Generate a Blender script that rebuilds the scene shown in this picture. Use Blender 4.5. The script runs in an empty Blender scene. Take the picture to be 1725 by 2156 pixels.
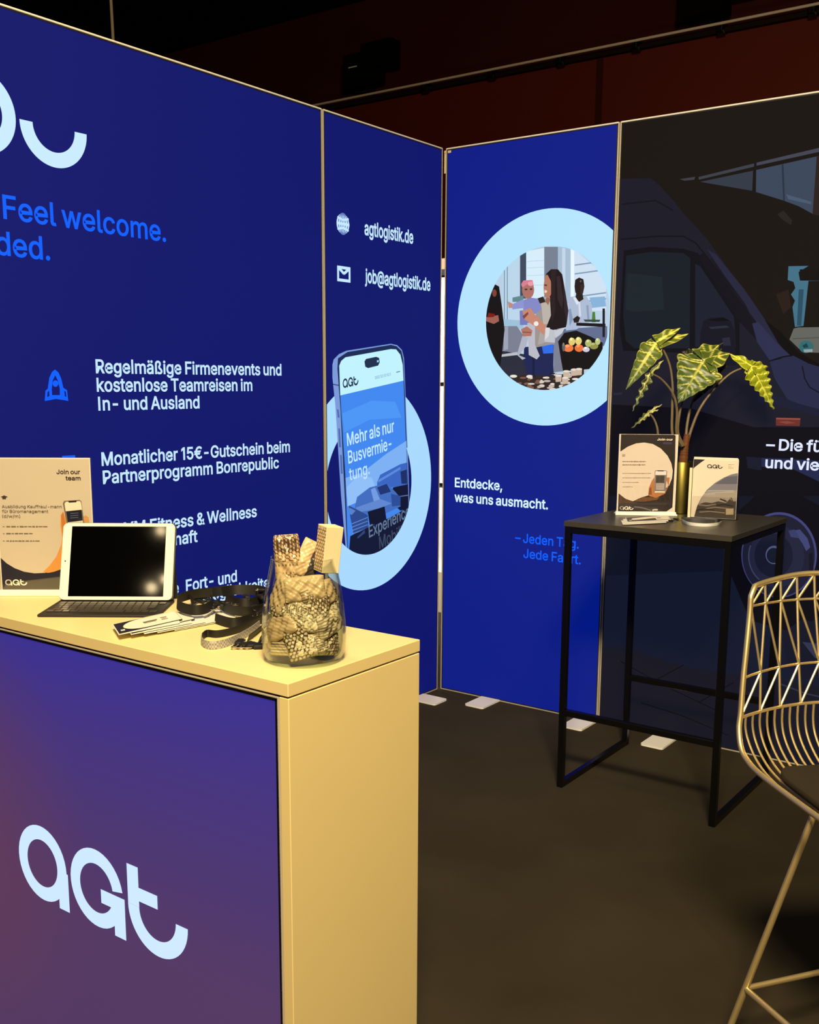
import bpy, bmesh, math, random, json
from mathutils import Vector, Matrix
from mathutils.geometry import tessellate_polygon

S = bpy.context.scene
COL = S.collection
PI = math.pi
random.seed(7)

# ------------------------------------------------------------------ camera
IMG_W, IMG_H = 1725.0, 2156.0
FPX, CXP, CYP = 2169.8, 862.5, 1177.9
PITCH, ROLL, YAW = math.radians(9.73), math.radians(0.29), math.radians(-36.07)
CAM = Vector((2.883, -4.223, 1.55))


def _rows():
    cr, sr = math.cos(ROLL), math.sin(ROLL)
    cp, sp = math.cos(PITCH), math.sin(PITCH)
    cy, sy = math.cos(YAW), math.sin(YAW)
    R = Matrix(((cr, -sr, 0), (sr, cr, 0), (0, 0, 1))) @ Matrix(((1, 0, 0), (0, cp, -sp), (0, sp, cp)))
    W = Matrix(((cy, -sy, 0), (0, 0, -1), (sy, cy, 0)))
    return R @ W


CM = _rows()                       # rows: image right, image down, view direction
cam_data = bpy.data.cameras.new('camera')
cam_data.sensor_fit = 'HORIZONTAL'
cam_data.sensor_width = 36.0
cam_data.lens = FPX * 36.0 / IMG_W
cam_data.shift_y = (CYP - IMG_H / 2) / IMG_W
cam_data.clip_start = 0.05
cam_data.clip_end = 60
cam = bpy.data.objects.new('camera', cam_data)
COL.objects.link(cam)
rt, dn, fw = Vector(CM[0]), Vector(CM[1]), Vector(CM[2])
cam.matrix_world = Matrix(((rt.x, -dn.x, -fw.x, CAM.x), (rt.y, -dn.y, -fw.y, CAM.y), (rt.z, -dn.z, -fw.z, CAM.z), (0, 0, 0, 1)))
S.camera = cam


def ray(px, py):
    return (CM.transposed() @ Vector(((px - CXP) / FPX, (py - CYP) / FPX, 1.0)))


def hit(px, py, p0, n):
    d = ray(px, py)
    t = (Vector(p0) - CAM).dot(n) / d.dot(n)
    return CAM + d * t


def onz(px, py, z):
    return hit(px, py, (0, 0, z), Vector((0, 0, 1)))


# ------------------------------------------------------------------ light and exposure
world = bpy.data.worlds.new('world')
S.world = world
world.use_nodes = True
world.node_tree.nodes['Background'].inputs[0].default_value = (0.09, 0.07, 0.06, 1)
world.node_tree.nodes['Background'].inputs[1].default_value = 0.06
S.view_settings.view_transform = 'Standard'
S.view_settings.look = 'None'
S.view_settings.gamma = 1.0
S.view_settings.exposure = 0.0
S.view_settings.use_curve_mapping = False
WARM = (1.0, 0.76, 0.42)


def lamp(name, loc, target, watts, size, color=WARM, spread=180):
    d = bpy.data.lights.new(name, 'AREA')
    d.shape = 'DISK'
    d.size = size
    d.energy = watts
    d.color = color
    d.spread = math.radians(spread)
    o = bpy.data.objects.new(name, d)
    COL.objects.link(o)
    o.location = loc
    o.rotation_euler = (Vector(target) - Vector(loc)).to_track_quat('-Z', 'Y').to_euler()
    return o


lamp('hall_and_fill_lamp', (3.6, -4.9, 4.3), (1.4, -2.7, 1.0), 415, 0.9)
lamp('hall_and_fill_lamp', (1.25, -3.1, 4.7), (1.25, -2.85, 1.0), 6, 0.40, (1.0, 0.84, 0.48), 80)  # added fill straight above the counter, brightens only its top
lamp('hall_and_fill_lamp', (2.6, -4.0, 3.5), (1.35, -0.4, 1.40), 7.5, 0.30, (1.0, 0.86, 0.66), 46)  # added narrow fill for the upright sign on the bar table
# the row of small spotlights behind the photographer that the tablet mirrors
lamp('track_lamp', (3.205, -8.354, 4.249), (1.1, -2.8, 1.1), 0.55, 0.075)
lamp('track_lamp', (3.300, -8.310, 4.345), (1.1, -2.8, 1.1), 0.5, 0.06)
lamp('track_lamp', (3.197, -8.306, 4.800), (1.1, -2.8, 1.1), 0.5, 0.075)
lamp('hall_and_fill_lamp', (-1.7, 0.55, 2.9), (-1.15, 1.6, 1.2), 45, 0.3, (1.0, 0.97, 1.0), 90)  # added out of sight behind the panels to brighten the partition
lamp('hall_and_fill_lamp', (1.5, 1.6, 2.4), (-0.3, 4.0, 3.6), 6, 0.4, (1.0, 0.8, 0.55), 120)  # added unseen behind the panels to light the red wall

# ------------------------------------------------------------------ helpers


def s2l(c):
    out = []
    for v in c:
        v = v / 255.0
        out.append(v / 12.92 if v <= 0.04045 else ((v + 0.055) / 1.055) ** 2.4)
    return tuple(out)


def new_mat(name):
    m = bpy.data.materials.new(name)
    m.use_nodes = True
    nt = m.node_tree
    return m, nt, nt.nodes['Principled BSDF']


def surf(name, col, rough=0.5, metal=0.0, var=0.06, scale=30.0, bump=0.0, spec=0.5, lin=False, stretch=None):
    """a plain surface whose colour wanders a little (procedural noise)"""
    m, nt, b = new_mat(name)
    c = col if lin else s2l(col)
    tc = nt.nodes.new('ShaderNodeTexCoord')
    nz = nt.nodes.new('ShaderNodeTexNoise')
    nz.inputs['Scale'].default_value = scale
    nz.inputs['Detail'].default_value = 4
    src = tc.outputs['Object']
    if stretch:
        mp = nt.nodes.new('ShaderNodeMapping')
        mp.inputs['Scale'].default_value = stretch
        nt.links.new(src, mp.inputs['Vector'])
        src = mp.outputs['Vector']
    nt.links.new(src, nz.inputs['Vector'])
    r = nt.nodes.new('ShaderNodeMapRange')
    r.inputs['To Min'].default_value = 1 - var
    r.inputs['To Max'].default_value = 1 + var
    nt.links.new(nz.outputs['Fac'], r.inputs['Value'])
    mx = nt.nodes.new('ShaderNodeVectorMath')
    mx.operation = 'SCALE'
    mx.inputs[0].default_value = c
    nt.links.new(r.outputs['Result'], mx.inputs['Scale'])
    nt.links.new(mx.outputs['Vector'], b.inputs['Base Color'])
    b.inputs['Roughness'].default_value = rough
    b.inputs['Metallic'].default_value = metal
    b.inputs['Specular IOR Level'].default_value = spec
    if bump:
        bp = nt.nodes.new('ShaderNodeBump')
        bp.inputs['Strength'].default_value = bump
        bp.inputs['Distance'].default_value = 0.002
        nt.links.new(nz.outputs['Fac'], bp.inputs['Height'])
        nt.links.new(bp.outputs['Normal'], b.inputs['Normal'])
    return m


def print_mat(name, emit, rough=0.6, base=0.5, spec=0.2, veil=0.0):
    """ink taken from the mesh's own colours; emit > 0 for a backlit print"""
    m, nt, b = new_mat(name)
    at = nt.nodes.new('ShaderNodeAttribute')
    at.attribute_name = 'ink'
    mx = nt.nodes.new('ShaderNodeVectorMath')
    mx.operation = 'SCALE'
    mx.inputs['Scale'].default_value = base
    nt.links.new(at.outputs['Color'], mx.inputs[0])
    ad = nt.nodes.new('ShaderNodeVectorMath')
    ad.operation = 'ADD'
    ad.inputs[1].default_value = (veil, veil, veil)
    nt.links.new(mx.outputs['Vector'], ad.inputs[0])
    nt.links.new(ad.outputs['Vector'], b.inputs['Base Color'])
    b.inputs['Roughness'].default_value = rough
    b.inputs['Specular IOR Level'].default_value = spec
    if emit:
        nt.links.new(at.outputs['Color'], b.inputs['Emission Color'])
        b.inputs['Emission Strength'].default_value = emit
    return m


def clear_mat(name, rough=0.0, tint=(1, 1, 1), ior=1.45, edge=0.75, power=4.0):
    """thin clear sheet: light passes straight on, the surface mirrors by Fresnel"""
    m, nt, b = new_mat(name)
    out = nt.nodes['Material Output']
    tr = nt.nodes.new('ShaderNodeBsdfTransparent')
    tr.inputs['Color'].default_value = (*tint, 1)
    gl = nt.nodes.new('ShaderNodeBsdfGlossy')
    gl.inputs['Roughness'].default_value = rough
    lw = nt.nodes.new('ShaderNodeLayerWeight')
    lw.inputs['Blend'].default_value = 0.5
    pw = nt.nodes.new('ShaderNodeMath')
    pw.operation = 'POWER'
    pw.inputs[1].default_value = power
    fr = nt.nodes.new('ShaderNodeMapRange')
    f0 = ((ior - 1) / (ior + 1)) ** 2
    fr.inputs['To Min'].default_value = f0
    fr.inputs['To Max'].default_value = edge
    nt.links.new(lw.outputs['Facing'], pw.inputs[0])
    nt.links.new(pw.outputs[0], fr.inputs['Value'])
    mx = nt.nodes.new('ShaderNodeMixShader')
    nt.links.new(fr.outputs['Result'], mx.inputs['Fac'])
    nt.links.new(tr.outputs['BSDF'], mx.inputs[1])
    nt.links.new(gl.outputs['BSDF'], mx.inputs[2])
    nt.links.new(mx.outputs['Shader'], out.inputs['Surface'])
    nt.nodes.remove(b)
    return m


M = {}
M['lit'] = print_mat('backlit_print', 1.0, 0.75, 0.12, 0.04, 0.007)
M['dim'] = print_mat('backlit_night_print', 0.80, 0.75, 0.10, 0.03, 0.002)
M['paper'] = print_mat('printed_paper', 0.0, 0.45, 1.0, 0.3)
M['alu'] = surf('satin_aluminium', (182, 176, 164), 0.38, 0.0, 0.03, 20)
M['plate'] = surf('white_powder_coat', (250, 250, 244), 0.4, 0, 0.03, 15)
M['counter'] = surf('cream_laminate', (0.80, 0.665, 0.33), 0.42, 0, 0.02, 6, 0, 0.35, True)
M['floor'] = surf('dark_carpet', (0.042, 0.0345, 0.0225), 0.85, 0, 0.35, 2.2, 0.05, 0.06, True)
M['black'] = surf('black_powder_coat', (9, 9, 10), 0.27, 0, 0.1, 40)
M['tabletop'] = surf('dark_laminate', (60, 57, 50), 0.33, 0, 0.08, 25)
M['gold'] = surf('brass_wire', (0.88, 0.72, 0.38), 0.42, 0.85, 0.04, 30, 0, 0.5, True)
M['goldpot'] = surf('brass_pot', (0.19, 0.155, 0.035), 0.34, 1.0, 0.06, 12, 0, 0.5, True, (1, 1, 0.1))
M['pad'] = surf('olive_felt', (46, 41, 32), 0.9, 0, 0.12, 120, 0.3, 0.2)
M['ribbon'] = surf('black_ribbon', (12, 12, 13), 0.6, 0, 0.1, 200)
M['metal'] = surf('nickel', (0.62, 0.60, 0.56), 0.2, 1.0, 0.05, 30, 0, 0.5, True)
M['key'] = surf('dark_key', (62, 57, 52), 0.3, 0, 0.08, 60)
M['case'] = surf('dark_case', (26, 24, 23), 0.6, 0, 0.08, 60)
M['white'] = surf('white_plastic', (238, 236, 228), 0.3, 0, 0.02, 20)
M['screen'] = surf('black_glass', (3, 3, 4), 0.05, 0, 0.0, 10)
M['glass'] = clear_mat('clear_glass', 0.03, (0.93, 0.96, 0.94), 1.55, 0.95, 3.2)
M['base_glass'] = clear_mat('green_base_glass', 0.05, (0.90, 0.97, 0.91), 1.6, 0.4, 6.0)
M['acrylic'] = clear_mat('acrylic', 0.03, (0.97, 0.97, 0.97), 1.35)
M['stem'] = surf('leaf_stalk', (106, 92, 64), 0.5, 0, 0.2, 40)
M['trunk'] = surf('plant_trunk', (96, 56, 24), 0.7, 0, 0.5, 60, 0.5, 0.3, False, (1, 1, 0.3))
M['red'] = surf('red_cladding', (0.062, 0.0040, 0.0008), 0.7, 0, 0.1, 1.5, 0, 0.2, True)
M['red_shaded'] = surf('shaded_red_and_seam', (0.026, 0.0030, 0.0020), 0.8, 0, 0.15, 1.5, 0, 0.1, True)  # upper wall's weaker light put into the red; also colours the seam
M['void'] = surf('black_ceiling', (3, 3, 3), 0.9, 0, 0.1, 3, 0, 0.05)
M['beam'] = surf('dark_beam', (0.006, 0.0022, 0.0016), 0.7, 0, 0.1, 5, 0, 0.1, True)
M['steel'] = surf('steel_pipe', (190, 175, 160), 0.4, 0.1, 0.1, 20)
M['partition'] = surf('white_partition', (230, 230, 236), 0.6, 0, 0.03, 4)
M['wood'] = surf('brown_board', (150, 92, 44), 0.5, 0, 0.2, 12)
M['carton'] = surf('pale_card', (0.80, 0.68, 0.44), 0.6, 0, 0.03, 20, 0, 0.3, True)


def tag(o, label=None, cat=None, group=None, kind=None):
    if label:
        o['label'] = label
    if cat:
        o['category'] = cat
    if group:
        o['group'] = group
    if kind:
        o['kind'] = kind
    return o


def empty(name, loc, rz=0.0, label=None, cat=None, group=None):
    o = bpy.data.objects.new(name, None)
    o.empty_display_size = 0.1
    COL.objects.link(o)
    o.location = loc
    o.rotation_euler = (0, 0, rz)
    o.matrix_world = Matrix.Translation(Vector(loc)) @ Matrix.Rotation(rz, 4, 'Z')
    return tag(o, label, cat, group)


def link(name, mesh, mat=None, parent=None, smooth=False):
    o = bpy.data.objects.new(name, mesh)
    COL.objects.link(o)
    if mat is not None:
        mesh.materials.append(mat)
    if parent is not None:
        o.parent = parent
    if smooth:
        mesh.polygons.foreach_set('use_smooth', [True] * len(mesh.polygons))
        try:
            mesh.set_sharp_from_angle(angle=math.radians(40))
        except Exception:
            pass
    return o


def build(name, bm, mat, parent=None, smooth=False):
    bmesh.ops.recalc_face_normals(bm, faces=bm.faces[:])
    me = bpy.data.meshes.new(name)
    bm.to_mesh(me)
    bm.free()
    return link(name, me, mat, parent, smooth)


def box(bm, x0, x1, y0, y1, z0, z1, bev=0.0, seg=2):
    vs = [bm.verts.new(p) for p in ((x0, y0, z0), (x1, y0, z0), (x1, y1, z0), (x0, y1, z0), (x0, y0, z1), (x1, y0, z1), (x1, y1, z1), (x0, y1, z1))]
    fs = [bm.faces.new([vs[i] for i in f]) for f in ((0, 3, 2, 1), (4, 5, 6, 7), (0, 1, 5, 4), (1, 2, 6, 5), (2, 3, 7, 6), (3, 0, 4, 7))]
    if bev:
        es = list({e for f in fs for e in f.edges})
        bmesh.ops.bevel(bm, geom=es, offset=bev, segments=seg, profile=0.5, affect='EDGES')


def tube(bm, pts, r, seg=8, closed=False, rfun=None):
    pts = [Vector(p) for p in pts]
    n = len(pts)
    rings = []
    ref = None
    for i, p in enumerate(pts):
        a = pts[(i - 1) % n] if (i > 0 or closed) else p
        b = pts[(i + 1) % n] if (i < n - 1 or closed) else p
        t = (b - a).normalized()
        if ref is None:
            ref = Vector((0, 0, 1)) if abs(t.z) < 0.9 else Vector((1, 0, 0))
        u = (ref - t * ref.dot(t)).normalized()
        ref = u
        w = t.cross(u)
        rr = rfun(i / (n - 1)) if rfun else r
        rings.append([bm.verts.new(p + (u * math.cos(2 * PI * k / seg) + w * math.sin(2 * PI * k / seg)) * rr) for k in range(seg)])
    m = n if closed else n - 1
    for i in range(m):
        A, B = rings[i], rings[(i + 1) % n]
        for k in range(seg):
            bm.faces.new((A[k], A[(k + 1) % seg], B[(k + 1) % seg], B[k]))
    if not closed:
        bm.faces.new(rings[0][::-1])
        bm.faces.new(rings[-1])


def smooth_path(pts, n=6, closed=False):
    """Catmull-Rom through the points"""
    P = [Vector(p) for p in pts]
    N = len(P)
    out = []
    rng = range(N) if closed else range(N - 1)
    for i in rng:
        p1, p2 = P[i], P[(i + 1) % N]
        p0 = P[(i - 1) % N] if (closed or i > 0) else p1
        p3 = P[(i + 2) % N] if (closed or i + 2 < N) else p2
        for j in range(n):
            t = j / n
            out.append(0.5 * ((2 * p1) + (p2 - p0) * t + (2 * p0 - 5 * p1 + 4 * p2 - p3) * t * t + (3 * p1 - p0 - 3 * p2 + p3) * t ** 3))
    if not closed:
        out.append(P[-1])
    return out


def lathe(bm, prof, seg=48, c=(0, 0, 0), close=False):
    rings = []
    for r, z in prof:
        rings.append([bm.verts.new((c[0] + r * math.cos(2 * PI * k / seg), c[1] + r * math.sin(2 * PI * k / seg), c[2] + z)) for k in range(seg)])
    for i in range(len(rings) - 1):
        for k in range(seg):
            bm.faces.new((rings[i][k], rings[i][(k + 1) % seg], rings[i + 1][(k + 1) % seg], rings[i + 1][k]))
    if close:
        bm.faces.new(rings[0][::-1])
        bm.faces.new(rings[-1])


def copy_tree(o, parent=None):
    c = o.copy()
    COL.objects.link(c)
    c.parent = parent
    if parent is not None:
        c.matrix_parent_inverse = o.matrix_parent_inverse.copy()
    for ch in list(o.children):
        copy_tree(ch, c)
    return c


# ------------------------------------------------------------------ printed artwork


class Plane:
    """a real upright printed surface: root at its lower left front corner"""

    def __init__(self, root):
        m = root.matrix_world
        self.o = m.translation.copy()
        self.u = (m.to_3x3() @ Vector((1, 0, 0))).normalized()
        self.v = Vector((0, 0, 1))
        self.n = self.u.cross(self.v)
        self.root = root

    def px(self, x, y):
        p = hit(x, y, self.o, self.n) - self.o
        return (p.dot(self.u), p.dot(self.v))


class Zoom:
    """reads a plane in a magnified frame"""

    def __init__(self, plane, scale, ox, oy):
        self.p, self.s, self.ox, self.oy = plane, scale, ox, oy

    def __call__(self, x, y):
        return self.p.px(self.ox + x / self.s, self.oy + y / self.s)

    def many(self, pts):
        return [self(*p) for p in pts]

    def ell(self, cx, cy, rx, ry, n=28, a0=0.0, a1=2 * PI):
        return [self(cx + rx * math.cos(a0 + (a1 - a0) * i / n), cy + ry * math.sin(a0 + (a1 - a0) * i / n)) for i in range(n)]


def area2(p):
    return sum(p[i][0] * p[(i + 1) % len(p)][1] - p[(i + 1) % len(p)][0] * p[i][1] for i in range(len(p))) / 2


def clip_convex(sub, clip):
    if area2(clip) < 0:
        clip = clip[::-1]
    out = list(sub)
    for i in range(len(clip)):
        a, b = clip[i], clip[(i + 1) % len(clip)]
        ex, ey = b[0] - a[0], b[1] - a[1]
        inp, out = out, []
        if not inp:
            return []

        def sd(p):
            return ex * (p[1] - a[1]) - ey * (p[0] - a[0])
        for j in range(len(inp)):
            p, q = inp[j], inp[(j + 1) % len(inp)]
            dp, dq = sd(p), sd(q)
            if dp >= 0:
                out.append(p)
            if (dp >= 0) != (dq >= 0):
                t = dp / (dp - dq)
                out.append((p[0] + (q[0] - p[0]) * t, p[1] + (q[1] - p[1]) * t))
    return out


def circ(c, r, n=64, a0=0.0, a1=2 * PI):
    return [(c[0] + r * math.cos(a0 + (a1 - a0) * i / n), c[1] + r * math.sin(a0 + (a1 - a0) * i / n)) for i in range(n + (0 if abs(a1 - a0 - 2 * PI) < 1e-6 else 1))]


class Art:
    def __init__(self, lift=0.0006, step=0.00012, clip=None):
        self.v, self.f, self.c = [], [], []
        self.lift, self.step, self.k = lift, step, 0
        self.clip = clip

    def poly(self, loops, col, raw=False):
        if loops and not isinstance(loops[0], list):
            loops = [list(loops)]
        if self.clip is not None:
            loops = [clip_convex(l, self.clip) for l in loops]
        loops = [l for l in loops if len(l) > 2]
        if not loops:
            return
        y = -(self.lift + self.step * self.k)
        flat = [p for l in loops for p in l]
        base = len(self.v)
        tris = tessellate_polygon([[Vector((p[0], p[1], 0)) for p in l] for l in loops])
        self.v += [(p[0], y, p[1]) for p in flat]
        lin = col if raw else s2l(col)
        for t in tris:
            self.f.append(tuple(base + i for i in t))
            self.c.append(lin)
        self.k += 1

    def line(self, pts, w, col):
        for i in range(len(pts) - 1):
            (ax, ay), (bx, by) = pts[i], pts[i + 1]
            L = math.hypot(bx - ax, by - ay) or 1e-9
            nx, ny = -(by - ay) / L * w / 2, (bx - ax) / L * w / 2
            self.poly([(ax + nx, ay + ny), (bx + nx, by + ny), (bx - nx, by - ny), (ax - nx, ay - ny)], col)
            self.k -= 1
        self.k += 1

    def ring(self, c, r0, r1, col, a0=0.0, a1=2 * PI, n=72):
        k = self.k
        for i in range(n):
            t0, t1 = a0 + (a1 - a0) * i / n, a0 + (a1 - a0) * (i + 1) / n
            self.k = k
            self.poly([(c[0] + r0 * math.cos(t0), c[1] + r0 * math.sin(t0)), (c[0] + r1 * math.cos(t0), c[1] + r1 * math.sin(t0)),
                       (c[0] + r1 * math.cos(t1), c[1] + r1 * math.sin(t1)), (c[0] + r0 * math.cos(t1), c[1] + r0 * math.sin(t1))], col)
        self.k = k + 1

    def grid(self, u0, u1, v0, v1, nu, nv, fun):
        """a field whose colour changes over it"""
        y = -(self.lift + self.step * self.k)
        for i in range(nu):
            for j in range(nv):
                q = [(u0 + (u1 - u0) * a / nu, v0 + (v1 - v0) * b / nv) for a, b in ((i, j), (i + 1, j), (i + 1, j + 1), (i, j + 1))]
                b = len(self.v)
                self.v += [(p[0], y, p[1]) for p in q]
                self.f.append((b, b + 1, b + 2, b + 3))
                self.c.append([s2l(fun(*p)) for p in q])
        self.k += 1

    def build(self, name, mat, parent, label=None):
        me = bpy.data.meshes.new(name)
        me.from_pydata(self.v, [], self.f)
        at = me.color_attributes.new('ink', 'FLOAT_COLOR', 'CORNER')
        buf = []
        for f, c in zip(self.f, self.c):
            if isinstance(c, list):
                for k in c:
                    buf += [*k, 1.0]
            else:
                buf += [*c, 1.0] * len(f)
        at.data.foreach_set('color', buf)
        me.update()
        o = link(name, me, mat, parent)
        if label:
            o['label'] = label
        return o


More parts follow.
